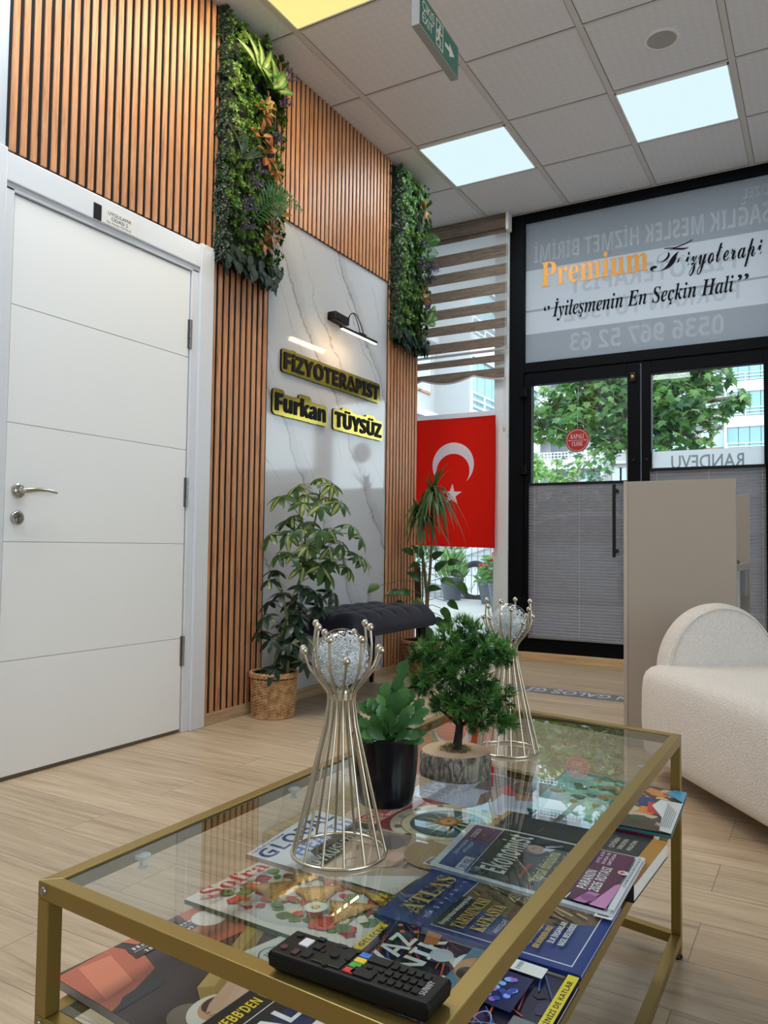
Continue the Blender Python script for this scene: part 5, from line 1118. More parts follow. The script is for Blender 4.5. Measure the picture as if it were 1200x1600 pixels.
def art_bilim(c):
    c.rect(0,0,1,1, C(36,32,62))
    c.specks(60,(0,.05,1,1),[C(52,44,92),C(26,24,48),C(64,50,104),C(40,50,96)],.03,.08,rr_)
    for k in range(110): 
        a = rr_.uniform(-.05,.95); e = rr_.uniform(.05,.97); c.line(a,e,a+rr_.uniform(.05,.25),e+rr_.uniform(.02,.12),rr_.uniform(.0012,.0035), rr_.choice([C(60,90,170),C(150,52,60),C(30,28,50),C(70,60,110),C(196,84,52)])); c.k -= .7
    c.text('BİLİM', .02,.76,.44,.12, WHT,'bold'); c.text('YAZ', .52,.76,.36,.12, WHT,'bold'); c.text('TEKNİK', .10,.63,.86,.11, WHT,'bold'); c.poly([(.58,.93),(.92,.95),(.92,1.0),(.58,.98)], C(234,206,40)); c.text('GELECEK', .62,.945,.27,.03, BLK,'bold')
    c.disc(.12,.93,.09, C(60,110,190), 20, 1.3); c.ringd(.36,.95,.05,.06, C(200,204,220), 6); c.disc(.80,.60,.07, C(196,198,206), 24); c.line(.80,.55,.70,.44,.012, C(206,208,214)); c.poly([(.85,.72),(1,.76),(1,.68),(.88,.66)], C(190,116,60))
    for a,e in ((.90,.86),(.96,.90),(.94,.80),(1.0,.84)): c.disc(a,e,.018, C(206,110,70), 10)
    c.poly([(.30,.40),(.62,.44),(.62,.52),(.30,.48)], WHT); c.text('KUANTUM ÇAĞI', .33,.435,.27,.028, BLK,'bold',0,.03); c.disc(.80,.45,.10, WHT, 20, 1.2)
    for ro in (0,1.05,2.1):
        for i in range(24):
            q0,q1 = 2*pi*i/24,2*pi*(i+1)/24; f = lambda q,r: (.30+.17*cos(q)*cos(ro)*r-.06*sin(q)*sin(ro)*r, .25+(.17*cos(q)*sin(ro)*r+.06*sin(q)*cos(ro)*r)*.75); c.mb.poly([c.P(*f(q0,1)),c.P(*f(q1,1)),c.P(*f(q1,.94)),c.P(*f(q0,.94))], C(170,190,226))
    c.disc(.30,.25,.035, C(206,64,40), 16); c.rect(.52,.17,.86,.36, C(24,34,84)); 
    for k in range(30): a = rr_.random()*6.3; r_ = rr_.uniform(.03,.12); c.disc(.69+r_*cos(a),.265+r_*sin(a)*.6,.02, rr_.choice([C(90,150,240),C(150,190,255),C(60,80,190),C(170,110,220)]), 8); c.k -= .7
    c.rect(.52,.37,.97,.50, C(96,132,160)); c.disc(.75,.43,.09, C(206,150,100), 16, 1.4); c.disc(.70,.44,.05, C(60,60,60), 14, 1.3); c.rect(.88,.14,.99,.36, WHT); c.text('EVREN', .90,.25,.08,.02, BLK,'sans',.01); c.rect(.05,.06,.50,.15, C(120,120,126)); c.disc(.28,.10,.07, C(176,176,180), 16, 1.6)
    c.rect(0,.055,1,.115, BLK) if False else None; c.rect(.02,.0,1,.05, C(234,214,50)); c.text('UYUMAK MI  BEYNİNİZİ DE KATLAR', .06,.012,.88,.024, BLK,'bold')
magazine('science magazine with atoms and yellow lower strip, right of the remote control', (-.262,.712),(-.262,.938),(-.536,.955),(-.545,.735), .3255, .006, (36,32,62), art_bilim)

# ------------------------------------------------------------------ remote control
RB = mat('remote_black', (8,8,9), .5, spec=.25); KEY = mat('remote_key', (17,17,19), .55, spec=.3)
t = thing('remote_control', 'black television remote with coloured keys on the near corner of the table', 'remote control', (-.366,.599,.4605))
rx0,rx1,ry0,ry1 = -.449,-.284,.5765,.6225
b = MB(); zt = .4795
vs = []
for z,i_ in ((.4605,.006),(.466,.001),(.4755,.0),(zt,.0015)): vs += [(rx0+i_,ry0+i_,z),(rx1-i_,ry0+i_,z),(rx1-i_,ry1-i_,z),(rx0+i_,ry1-i_,z)]
b.add(vs, [(r*4+i,r*4+(i+1)%4,(r+1)*4+(i+1)%4,(r+1)*4+i) for r in range(3) for i in range(4)]+[(3,2,1,0),(12,13,14,15)], RB); b.build('body', t, 0, .0015)
def rk(a, c, w_, h_, m, nm='key', hh=.0016, tri=None):
    """key centred a (0..1 along the remote), c (0..1 across, far edge = 1)"""
    x = rx0+(rx1-rx0)*a; y = ry0+(ry1-ry0)*c; b = MB()
    if tri: b.lathe([(0,zt),(w_/2,zt),(w_/2*.92,zt+hh),(0,zt+hh)], m, (x,y,0), tri)
    else: b.box((x-w_/2,y-h_/2,zt-.0005),(x+w_/2,y+h_/2,zt+hh), m)
    return b.build(nm, t, 0, .0006)
rk(.065,.25,.008,.008, mat('key_wine', (86,26,34), .5), tri=14); rk(.065,.80,.008,.008, KEY, tri=14); rk(.145,.62,.010,.013, mat('key_white', (226,222,222), .45))['label'] = 'white key'
rk(.15,.22,.006,.009, mat('key_maroon', (70,26,40), .5)); rk(.22,.25,.008,.010, KEY); rk(.23,.62,.008,.010, KEY); rk(.20,.88,.008,.006, KEY); rk(.33,.86,.008,.006, KEY)
rk(.36,.48,.030,.032, mat('pad_black', (6,6,7), .35, spec=.3), 'navigation_pad', .0012); rk(.36,.48,.010,.010, KEY, 'key', .003, 16)
for a,c in ((.28,.5),(.44,.5),(.36,.85),(.36,.12)): rk(a,c,.006,.006, KEY, 'key', .0022, 12)
rk(.45,.86,.007,.007, KEY, tri=12)
for c,colr,nm in ((.20,(206,44,40),'red key'),(.40,(60,160,60),'green key'),(.60,(226,196,40),'yellow key'),(.80,(40,110,206),'blue key')): rk(.505,c,.0105,.0075, mat('key_'+nm[:3], colr, .45), 'colour_key')['label'] = nm
rk(.58,.25,.022,.012, KEY); rk(.60,.78,.022,.011, KEY); rk(.58,.5,.006,.006, KEY, tri=12); rk(.65,.5,.006,.006, KEY, tri=12)
for i in range(5):
    for j in range(3): rk(.70+.048*i,.25+.25*j,.0062,.0075, KEY)
rk(.935,.2,.0042,.0075,KEY) if False else None
b = MB(); letters(b, 'SUNNY', (rx1-.009,ry0+.010,zt+.0003), Y, -X, .022, .0060, mat('remote_print', (176,176,176), .5), 'bold'); b.build('maker_lettering', t, 0)

# ------------------------------------------------------------------ crystal ball stands
CHAMP = mat('champagne_metal', (208,197,178), .24, 1.0)
def crystal():
    m, t_, bs = newmat('crystal'); bs.inputs['Base Color'].default_value = (1,1,1,1); bs.inputs['Transmission Weight'].default_value = 1; bs.inputs['Roughness'].default_value = 0; bs.inputs['IOR'].default_value = 1.46; return m
CRY = crystal(); BUB = mat('bubble_white', (246,247,250), .12, .25, spec=1)
GZ = .4577; SR = .060
def stand(label, c, th0, seed):
    t = thing('crystal_ball_stand', label, 'candle holder', c); cx, cy, z0 = c
    b = MB(); b.tube([(cx+SR*cos(a),cy+SR*sin(a),z0+.0025) for a in [2*pi*i/72 for i in range(73)]], .0025, CHAMP, 8, False); b.build('base_ring', t, 60)
    b = MB(); b.lathe([(.0158,.196),(.0172,.196),(.0172,.204),(.0158,.204),(.0158,.196)], CHAMP, c, 40); b.lathe([(.0165,.200),(.012,.2005),(.011,.207),(.0,.207)], CHAMP, c, 24); b.build('collar', t, 40)
    n = 14
    for i in range(n):
        a = th0+2*pi*i/n; lift = .5-.5*cos(4*(a-th0)); zt_ = .249+.041*lift
        tip = .0530*(1-lift)+.0415*lift
        prof = [(SR,.003),(SR*.86,.035),(.0165+(SR-.0165)*.42,.105),(.0205,.165),(.0168,.192),(.0178,.203),(.0235,.212),(.0330,.223),(.0405*lift+.0445*(1-lift),.2365),(.0440*lift+tip*(1-lift)*.98+.0,.249+.004*lift)]
        if lift > .1: prof += [(.0445*lift+tip*(1-lift), .249+(zt_-.249)*.5),(tip,zt_)]
        b = MB(); b.tube([(cx+r*cos(a),cy+r*sin(a),z0+z) for r,z in prof], .0017, CHAMP, 8); r_ = b.build('wire', t, 70)
        b = MB(); b.ball((cx+prof[-1][0]*cos(a),cy+prof[-1][0]*sin(a),z0+prof[-1][1]+.002), .0048, CHAMP, 16, 10); b.build('ball_tip', r_, 60)
    return t
def crystal_ball(label, c, seed):
    R = .0392; z = c[2]+.2072+R; o_ = V((c[0],c[1],z)); t = thing('crystal_ball', label, 'glass ball', (c[0],c[1],z-R)); rnd = random.Random(seed)
    b = MB(); b.ball(o_, R, pane('crystal_shell', (250,252,252), 1.45, 1.6), 48, 32); b.build('clear_glass', t, 180)
    b = MB()
    for i in range(3400):
        d = V((rnd.gauss(0,1),rnd.gauss(0,1),rnd.gauss(0,1))).normalized()*(R*.89*rnd.random()**.33); r_ = rnd.uniform(.0005,.0014); b.ball(o_+d, r_, BUB, 6, 4)
    tag(b.build('bubbles', t, 180), kind='stuff')
c1 = onz((530,1332), GZ); c2 = onz((793,1172.5), GZ); c1 = (c1.x,c1.y,GZ); c2 = (c2.x,c2.y,GZ)
tc_ = atan2(-c1[1],-c1[0])
stand('tall champagne wire ball stand nearest the viewer, left on the glass table', c1, tc_+.10, 1)
stand('farther champagne wire ball stand, behind the little pine tree on the table', c2, tc_+.35, 2)
crystal_ball('crystal ball full of bubbles in the nearer wire stand', c1, 3)
crystal_ball('crystal ball full of bubbles in the farther wire stand behind the pine', c2, 4)

# ------------------------------------------------------------------ potted kalanchoe
cp = onz((602,1254), GZ); pc = V((cp.x,cp.y,GZ))
t = thing('potted_plant', 'small green succulent in a glossy black plastic pot on the glass table', 'potted plant', pc)
POTB = mat('glossy_black_pot', (7,7,10), .2, spec=.45)
b = MB()
prof = [(.036,0),(.0405,.004),(.0445,.020),(.0475,.050),(.0505,.096),(.0525,.100),(.0530,.105),(.0515,.106),(.0495,.100),(.047,.09)]
b.lathe(prof, POTB, pc, 96, None, lambda a,i,r: r*(1+(.007*(1 if int(a/(2*pi)*48)%2 else 0) if 1 <= i <= 4 else 0))); b.build('pot', t, 50)
b = MB(); b.lathe([(.048,.092),(.02,.096),(0,.097)], SOIL, pc, 24); b.build('soil', t, 60)
KAL = leafmat('kalanchoe', (58,104,52), .25, .32, .2); KAL2 = leafmat('kalanchoe_light', (88,134,70), .3, .32, .2)
rnd = random.Random(17); b = MB(); sb_ = MB()
def kl(px,py,d=0): p = upr((px,py), pc); return p - V((p.x,p.y,0)).normalized()*d
scal = lambda t_: (sin(pi*min(1,.10+t_*.90))**.55)*(1+.16*sin(t_*26))*(.45+.75*t_ if t_ < .7 else .98)
rg = V((cr.x,cr.y,0)).normalized()
for px,py,d,dx,dz,L in ((590,1120,.02,-.35,1,.050),(612,1118,.02,.15,1,.060),(622,1110,.01,.3,1,.055),(600,1125,.035,-.1,.8,.045),(585,1130,.02,-.9,.35,.040),(578,1138,.01,-.9,.2,.038),(632,1130,.02,.9,.4,.045),(640,1128,.0,.8,.6,.045),(610,1130,.045,.1,.25,.045),(592,1138,.045,-.4,.1,.042),(625,1138,.045,.5,.1,.045),(600,1142,.05,-.5,.4,.04),(618,1145,.05,.4,.4,.04),(590,1146,.045,-.7,.3,.04),(630,1148,.045,.7,.3,.04),(608,1128,.045,.0,.7,.045),(620,1132,.04,.4,.6,.045),(596,1134,.045,-.3,.6,.045),(585,1118,.01,-.6,.6,.045),(604,1098,.0,-.1,1,.045),(630,1108,-.01,.5,.9,.045),(626,1068,-.01,.15,1,.05),(620,1085,.0,.1,1,.045),(642,1112,.0,.7,.7,.04),(576,1140,.02,-.8,.4,.038),(570,1128,.0,-.9,.5,.036),(648,1120,.0,.9,.5,.036),(616,1095,-.01,.1,1,.04),(628,1118,.03,.5,.7,.04),(598,1116,.03,-.4,.8,.04),(640,1140,.02,.9,.1,.036),(612,1136,.05,.1,.6,.035),(634,1145,.03,.8,-.05,.040),(580,1150,.03,-.6,-.1,.030),(605,1112,-.01,-.2,1,.055),(618,1122,-.02,.5,.9,.05),(595,1128,-.02,-.6,.8,.05),(600,1105,.02,-.3,.9,.035),(625,1100,.0,.25,1,.040),(588,1112,.01,-.6,.7,.035)):
    p = kl(px,py,d); dd = rg*dx + V((0,0,dz)) + V((.15,-.35,0))*(d*14)
    sb_.tube([(pc.x+rnd.uniform(-.012,.012),pc.y+rnd.uniform(-.012,.012),GZ+.092), p], [.0024,.0016], KAL2, 6)
    L *= .70; b.leaf(p, dd, V((.35+rnd.uniform(-.3,.3),-.75,.55+rnd.uniform(-.5,.5))), L, L*.66, KAL if rnd.random()<.7 else KAL2, 14, .22, .22, scal)
b.build('leaves', t, 60); sb_.build('stems', t, 60)

# ------------------------------------------------------------------ pine bonsai on a log slice
cl = onz((711,1208), GZ); lc = V((cl.x,cl.y,GZ))
t = thing('artificial_bonsai', 'little artificial pine tree on a bark covered log slice on the table', 'artificial tree', lc)
def barkmat():
    m, t_, bs = newmat('log_bark'); L = t_.links.new; g = N(t_,'ShaderNodeTexCoord'); mp = N(t_,'ShaderNodeMapping'); mp.inputs['Scale'].default_value = (1,1,.35); L(g.outputs['Object'], mp.inputs[0])
    vo = N(t_,'ShaderNodeTexVoronoi', Scale=70.0, feature='DISTANCE_TO_EDGE'); nz = N(t_,'ShaderNodeTexNoise', Scale=70.0, Detail=6.0); nd = N(t_,'ShaderNodeVectorMath', operation='MULTIPLY_ADD'); nd.inputs[1].default_value = (.035,.035,.035)
    L(mp.outputs[0], nz.inputs[0]); L(nz.outputs['Color'], nd.inputs[0]); L(mp.outputs[0], nd.inputs[2]); L(nd.outputs[0], vo.inputs[0])
    mu = N(t_,'ShaderNodeMath', operation='MULTIPLY_ADD'); L(vo.outputs['Distance'], mu.inputs[0]); mu.inputs[1].default_value = 1.4; L(nz.outputs['Fac'], mu.inputs[2])
    r = N(t_,'ShaderNodeValToRGB'); e = r.color_ramp.elements; e[0].position = .38; e[0].color = lin((58,50,44)); e[1].position = .85; e[1].color = lin((158,148,136)); k = e.new(.58); k.color = lin((108,99,90)); L(mu.outputs[0], r.inputs[0]); L(r.outputs[0], bs.inputs['Base Color'])
    bp = N(t_,'ShaderNodeBump', Strength=1.0, Distance=.004); L(mu.outputs[0], bp.inputs['Height']); L(bp.outputs[0], bs.inputs['Normal']); bs.inputs['Roughness'].default_value = .85; return m
def endgrain():
    m, t_, bs = newmat('log_end_grain'); L = t_.links.new; g = N(t_,'ShaderNodeTexCoord'); nz = N(t_,'ShaderNodeTexNoise', Scale=40.0); L(g.outputs['Object'], nz.inputs[0])
    wv = N(t_,'ShaderNodeTexWave', Scale=60.0, Distortion=2.0); wv.wave_type = 'RINGS'; wv.rings_direction = 'Z'; L(g.outputs['Object'], wv.inputs[0])
    r = N(t_,'ShaderNodeValToRGB'); r.color_ramp.elements[0].color = lin((184,156,124)); r.color_ramp.elements[1].color = lin((194,167,136)); L(wv.outputs['Fac'], r.inputs[0]); L(r.outputs[0], bs.inputs['Base Color']); bs.inputs['Roughness'].default_value = .75; return m
BK = barkmat(); EG = endgrain()
b = MB(); b.lathe([(.0605,.0),(.0622,.004),(.0617,.022),(.0602,.037),(.0582,.0403)], BK, lc, 120, None, lambda a,i,r: r*(1+.012*sin(a*5+1)+.010*sin(a*13+i)+.008*sin(a*29+i*2)))
b.build('bark', t, 60)
b = MB(); b.lathe([(.0582,.0404),(.0562,.0411),(.0,.0411)], EG, lc, 96, None, lambda a,i,r: r*(1+.012*sin(a*5+1))); b.build('log_top', t, 60)
MOSS = leafmat('dry_moss', (112,102,54), .2, .8); MOSS2 = leafmat('moss_dark', (72,70,40), .2, .8)
rnd = random.Random(23); b = MB()
for i in range(520):
    a = rnd.uniform(0,2*pi); r_ = .026*rnd.random()**.5; h = .012*(1-(r_/.026)**2); p = lc+V((r_*cos(a),r_*sin(a),.0412+h*rnd.random())); b.leaf(p, V((rnd.uniform(-1,1),rnd.uniform(-1,1),rnd.uniform(.1,1))), V((0,0,1)), rnd.uniform(.004,.009), .0013, MOSS if rnd.random()<.6 else MOSS2, 2, .5)
b.build('moss', t, 0)
def bz(px,py,d=0): p = upr((px,py), lc); return p - V((p.x,p.y,0)).normalized()*d
DKB = mat('dark_bark', (44,36,32), .85, bump=.6, bscale=200)
b = MB(); trunk = [lc+V((.003,0,.041)), bz(718,1135), bz(715,1110,-.005), bz(722,1080), bz(730,1050,-.005), bz(722,1015)]
b.tube(trunk, [.0085,.0068,.0055,.0045,.0035,.002], DKB, 10)
for a,e in ((1,bz(672,1098,.01)),(1,bz(770,1112,.012)),(2,bz(690,1075,-.02)),(2,bz(765,1080,.01)),(3,bz(675,1030,.01)),(3,bz(772,1030,0)),(4,bz(715,1000,.015)),(1,bz(745,1118,.02)),(2,bz(735,1085,.03)),(1,bz(705,1108,.03))):
    b.tube([trunk[a], trunk[a].lerp(e,.5)+V((0,0,.004)), e], [.003,.0024,.0015], DKB, 6)
b.build('trunk', t, 60)
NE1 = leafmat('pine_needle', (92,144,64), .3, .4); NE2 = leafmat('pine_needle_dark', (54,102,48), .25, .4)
pads = [(722,982,0,24,0),(702,1000,.01,24,0),(745,998,.01,26,0),(680,1016,.01,28,0),(664,1026,0,20,0),(770,1010,.01,28,0),(786,1024,0,16,0),(750,1018,.02,24,0),(715,1020,.02,24,0),(668,1060,.01,24,0),(655,1070,0,14,0),(694,1052,.02,28,0),(725,1052,.02,28,0),(752,1056,.01,20,0),(700,1090,.02,24,0),(725,1098,.03,28,0),(757,1086,.02,32,0),(782,1086,.01,22,0),(745,1120,.03,20,0),(775,1118,.02,16,0),(791,1128,.01,14,0),(690,1100,.01,16,0),(722,1030,-.03,28,0),(735,1085,-.03,28,0),(690,1040,-.03,22,0)]
b1 = MB(); b2 = MB(); upv = V((0,0,1))
for px,py,d,rp_,dd in pads:
    c = bz(px,py,d); R_ = rp_*.00112
    for k in range(int(8+rp_*.85)):
        q = V((rnd.gauss(0,1),rnd.gauss(0,1),rnd.gauss(0,1))).normalized(); p = c + V((q.x*R_,q.y*R_*.9,q.z*R_*.75))*rnd.random()**.4; ax = (q+V((0,0,.35))).normalized()
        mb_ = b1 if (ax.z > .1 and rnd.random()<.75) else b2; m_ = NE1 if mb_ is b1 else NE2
        u = ax.orthogonal().normalized(); w_ = ax.cross(u)
        for j in range(24):
            a = rnd.uniform(0,2*pi); tl = rnd.uniform(.15,1.45); dr = (u*cos(a)+w_*sin(a))*sin(tl)+ax*cos(tl); L_ = rnd.uniform(.012,.0195); sdv = dr.cross(ax); sdv = sdv.normalized()*.00072 if sdv.length > 1e-4 else u*.00072
            mb_.add([p+sdv, p-sdv, p+dr*L_*.6-sdv*.9, p+dr*L_, p+dr*L_*.6+sdv*.9], [(0,1,2,3,4)], m_)
b1.build('bright_needles', t, 0); b2.build('dark_needles', t, 0)
# ------------------------------------------------------------------ the street outside
PAVE = mat('paving_stone', (142,140,136), .6, noise=.08, nscale=3); ASPH = mat('asphalt', (98,98,99), .9, noise=.1, nscale=8); STUC = mat('white_render', (194,196,200), .8); STUC2 = mat('pale_cladding', (176,176,177), .8); AQUA = mat('aqua_balcony_glass', (124,158,164), .2, spec=.4); RAILW = mat('white_railing', (238,240,242), .5); TERRA = mat('terracotta_frame', (196,140,108), .6); SHADE = mat('pale_blue_shutter', (190,208,224), .5); DARKW = mat('dark_window', (96,104,112), .2)
b = MB(); b.box((-40,FY+.06,-.12),(40,11.2,.045), PAVE); struct(b.build('pavement', smooth=0))
b = MB(); b.box((-90,11.2,-.2),(90,110,-.03), ASPH); struct(b.build('road', smooth=0))
b = MB(); b.box((-8,FY+.14,3.52),(4,7.4,3.85), STUC); b.box((-8,FY+.14,3.85),(4,FY+.6,7), STUC); struct(b.build('canopy', smooth=0))
b = MB(); b.box((-7.6,11.22,-.03),(-5.95,11.4,.15), mat('yellow_kerb', (222,186,60), .7)); b.box((-9.5,11.22,-.03),(-7.6,11.4,.15), mat('grey_kerb', (180,180,178), .8)); tag(b.build('kerb', smooth=0, bevel=.01), 'yellow painted kerb stone on the street behind the dragon tree', 'kerb')

def block(label, x0, x1, yb, zs, pitch, bays, seed, depth=1.6, ang=0.0):
    """apartment house: wall, floor slabs, balconies with parapet, railing and glazing"""
    t = thing('apartment_building', label, 'building', ((x0+x1)/2, yb, -.05), ang); O_ = V(((x0+x1)/2, yb, -.05)); rnd = random.Random(seed); hw = (x1-x0)/2
    b = MB(); b.box((-hw,depth,0),(hw,depth+8,zs+pitch*.4), STUC2); b.build('wall', t, 0, world=False)
    nf = int(zs/pitch)
    for f in range(nf):
        z = f*pitch
        for (a,c,kind) in bays:
            xa, xb = -hw+2*hw*a, -hw+2*hw*c
            if kind == 'w':
                m = MB(); m.box((xa,depth-.35,z-.12),(xb,depth+.02,z+.12), STUC); 
                for wx in (.25,.7):
                    xc = xa+(xb-xa)*wx; m.box((xc-.5,depth-.06,z+.9),(xc+.5,depth+.01,z+2.5), TERRA); m.box((xc-.42,depth-.08,z+.97),(xc+.42,depth-.05,z+2.43), SHADE)
                m.build('window_bay', t, 0, world=False); continue
            m = MB(); m.box((xa,.13,z-.30),(xb,depth,z+.02), STUC); m.box((xa,0,z-.55),(xb,.12,z+.35), STUC); m.box((xa-.25,-.02,z-.3),(xa,depth,z+pitch-.3), STUC2); m.box((xb,-.02,z-.3),(xb+.25,depth,z+pitch-.3), STUC2)
            m.build('balcony', t, 0, world=False)
            g = MB()
            if kind == 'g':
                n = max(2,int((xb-xa)/.75))
                for i in range(n): g.box((xa+(xb-xa)*i/n+.02,.10,z+.36),(xa+(xb-xa)*(i+1)/n-.02,.13,z+pitch-.53), AQUA)
            else:
                g.box((xa+.8,depth-.05,z+.05),(xa+2.4,depth+.02,z+2.2), DARKW); g.box((xb-2.2,depth-.05,z+.9),(xb-1,depth+.02,z+2.2), SHADE)
            g.build('glazing', t, 0, world=False)
            r_ = MB()
            for q in (.45,.72,1.0): r_.box((xa,-.03,z+q),(xb,.02,z+q+.05), RAILW)
            n = max(3,int((xb-xa)/(.32 if kind == 'o' else 1.1)))
            for i in range(n+1): xx = xa+(xb-xa)*i/n; r_.box((xx-.025,-.03,z+.35),(xx+.025,.02,z+1.0), RAILW)
            r_.build('railing', t, 0, world=False)
    return t
block('white apartment house far behind the tree, aqua glazed balconies, seen through both glass doors', -31, 6, 70, 27, 2.95, [(.02,.16,'g'),(.2,.36,'o'),(.38,.42,'w'),(.44,.56,'g'),(.58,.64,'w'),(.645,.76,'g'),(.80,.97,'g')], 4)
block('nearer white corner apartment house with terracotta window frames, above the red flag', -20, -4, 28, 17, 3.0, [(.01,.15,'g'),(.17,.30,'w'),(.32,.44,'w'),(.48,.72,'g'),(.80,.98,'g')], 8, 1.5, radians(90))

# tree
LEAF1 = leafmat('plane_leaf', (92,140,62), .5, .5); LEAF2 = leafmat('plane_leaf_dark', (54,96,52), .4, .5); LEAF3 = leafmat('plane_leaf_pale', (148,184,112), .55, .5); BARK = mat('bark', (120,108,92), .9, noise=.25, nscale=12, bump=.5, bscale=40)
LOBE = [(0,0),(.12,.10),(.42,.06),(.30,.24),(.52,.46),(.24,.46),(.20,.62),(.10,.66),(0,1.0),(-.10,.66),(-.20,.62),(-.24,.46),(-.52,.46),(-.30,.24),(-.42,.06),(-.12,.10)]
def lobed(mb, p, d, n, L, m):
    p, d = V(p), V(d).normalized(); n = V(n); n = n-n.dot(d)*d; n = n.normalized() if n.length > 1e-4 else d.orthogonal().normalized(); q = d.cross(n)
    pts = [p+d*(y*L)+q*(x*L)-n*(L*.35*(y*y*.5+x*x)) for x,y in LOBE]; c = p+d*(L*.35)
    mb.add([c]+pts, [(0,i+1,(i+1)%16+1) for i in range(16)], m)
def tree(label, base, z0, blobs, nleaf, L, seed, mats, trunk=True, cat='tree'):
    rnd = random.Random(seed); t = thing('street_tree' if cat == 'tree' else 'shrub', label, cat, base); b = MB(); br = MB(); top = V((base[0],base[1],z0))
    if trunk: br.tube([base, V(base).lerp(top,.5)+V((.04,0,0)), top], [.13,.11,.09], BARK, 12)
    for c, r in blobs:
        c = V(c); br.tube([top if trunk else V(base), (top if trunk else V(base)).lerp(c,.5)+V((0,0,.12)), c], [.045,.03,.012], BARK, 8)
        tot = nleaf*r**2/sum(q[1]**2 for q in blobs)
        for i in range(int(tot)):
            d = V((rnd.gauss(0,1),rnd.gauss(0,1),rnd.gauss(0,1))).normalized(); p = c+V((d.x,d.y,d.z*.75))*r*rnd.random()**.45
            if i % 9 == 0: br.tube([c, c.lerp(p,.6)+V((0,0,.05)), p], [.010,.007,.003], BARK, 4)
            lobed(b, p, V((rnd.uniform(-1,1),rnd.uniform(-1,1),rnd.uniform(-1.2,.2))), V((rnd.uniform(-.5,.5),-.5,.9)), L*rnd.uniform(.7,1.2), mats[0] if rnd.random()<.5 else mats[1] if rnd.random()<.6 else mats[2])
    b.build('foliage', t, 0); br.build('trunk_and_branches', t, 60); return t
def O_(px,py,y): return tuple(ony((px,py),y))
TB = ony((990,900),9.6)
blobs = [(O_(860,640,9.3),.42),(O_(900,620,9.8),.45),(O_(940,640,9.4),.45),(O_(900,665,9.1),.38),(O_(970,615,9.8),.5),(O_(975,660,9.2),.36),(O_(955,690,9.0),.26),(O_(1030,600,9.4),.45),(O_(1050,630,9.2),.45),(O_(1030,665,9.1),.42),(O_(1045,692,9.0),.30),(O_(1095,590,9.5),.40),(O_(1085,640,9.0),.26),(O_(1110,660,8.9),.16),(O_(1128,640,8.9),.15),(O_(1150,622,8.9),.16),(O_(1165,618,8.9),.10),(O_(1098,690,8.9),.13),(O_(930,585,9.6),.5),(O_(1010,560,9.8),.6),(O_(1100,550,9.6),.5),(O_(800,480,9.4),.25),(O_(845,665,9.2),.30)]
tree('leafy green plane tree on the pavement, seen through the upper glass of both doors', (TB.x,TB.y,.045), 2.3, blobs, 3600, .125, 2, (LEAF1,LEAF2,LEAF3))
tree('pale green shrub at the left of the left glass door, below the tree', (O_(845,800,14.3)[0],14.3,-.03), 1.0, [(O_(838,738,14.3),.30),(O_(836,718,14.3),.2)], 240, .11, 5, (LEAF3,LEAF1,LEAF3), False, 'shrub')
tree('small upright pale green shrub just right of the leftmost street shrub', (O_(868,800,15.4)[0],15.4,-.03), 1.0, [(O_(864,742,15.4),.20),(O_(870,722,15.4),.14)], 120, .10, 6, (LEAF3,LEAF1,LEAF3), False, 'shrub')
tree('thin leaning pale green shrub left below the round red sign', (O_(888,800,13.7)[0],13.7,-.03), 1.0, [(O_(895,738,13.7),.13),(O_(905,720,13.7),.09),(O_(886,750,13.7),.12)], 100, .09, 9, (LEAF3,LEAF1,LEAF3), False, 'shrub')
tree('dark green hedge bush behind the white car', (-7.2,16.5,-.05), .6, [((-8.2,16.5,.9),1.0),((-6.6,16.6,.9),1.0),((-5.0,16.5,.85),.9),((-7.4,16.5,1.4),.6),((-4.4,15.5,1.8),.7),((-4.2,15.6,2.6),.6)], 1300, .15, 12, (LEAF2,LEAF2,LEAF1), False, 'hedge')
b = None
# car, side on, bonnet to the left
CARW = mat('silver_white_car', (176,180,186), .22, coat=.6); GLS = mat('car_glass', (58,66,72), .08); TYRE = mat('tyre', (38,38,40), .85); RIM = mat('alloy', (196,198,202), .3, .7)
CZ = -.03; wc = onz((742,940), CZ); wx, wy = wc.x, wc.y+.02
t = thing('car', 'silver white car parked on the street behind the wire fence', 'car', (wx+1.3,wy+.85,CZ))
prof = [(-.88,.30),(-.90,.52),(-.82,.70),(-.45,.82),(.10,.90),(.42,.95),(.95,1.30),(1.35,1.44),(2.1,1.45),(2.65,1.32),(3.15,1.02),(3.45,.98),(3.52,.70),(3.50,.32),(3.1,.22),(-.5,.22)]
b = MB(); prof_w = [1.0]*len(prof); pts = []
for k_,(yy,sc_) in enumerate(((0,.0),(.05,.03),(.14,.06),(.85,.08),(1.56,.06),(1.65,.03),(1.7,0))):
    for x,z in prof: 
        ins = .16*max(0,(z-.95)/.5) if True else 0; y2 = .85+(yy-.85)*(1-ins*1.0) ; pts.append((wx+x,wy+y2,CZ+z+(sc_*.3 if z > .6 else 0)))
n = len(prof); b.add(pts, [(r*n+i, r*n+(i+1)%n, (r+1)*n+(i+1)%n, (r+1)*n+i) for r in range(6) for i in range(n)] + [tuple(range(n)), tuple(range(6*n,7*n))[::-1]], CARW)
b.build('body', t, 40)
def cz(z): return wy + .85-.85*(1-.16*max(0,(z-.95)/.5)) - .006
b = MB()
for q in ([(.56,.99),(1.42,.99),(1.42,1.38),(1.30,1.37),(1.0,1.26)],[(1.48,.99),(2.75,1.0),(2.55,1.30),(2.1,1.39),(1.48,1.39)]): b.poly([(wx+x,cz(z),CZ+z) for x,z in q], GLS)
b.build('side_windows', t, 0)
RYM = Matrix.Rotation(pi/2,4,'X')
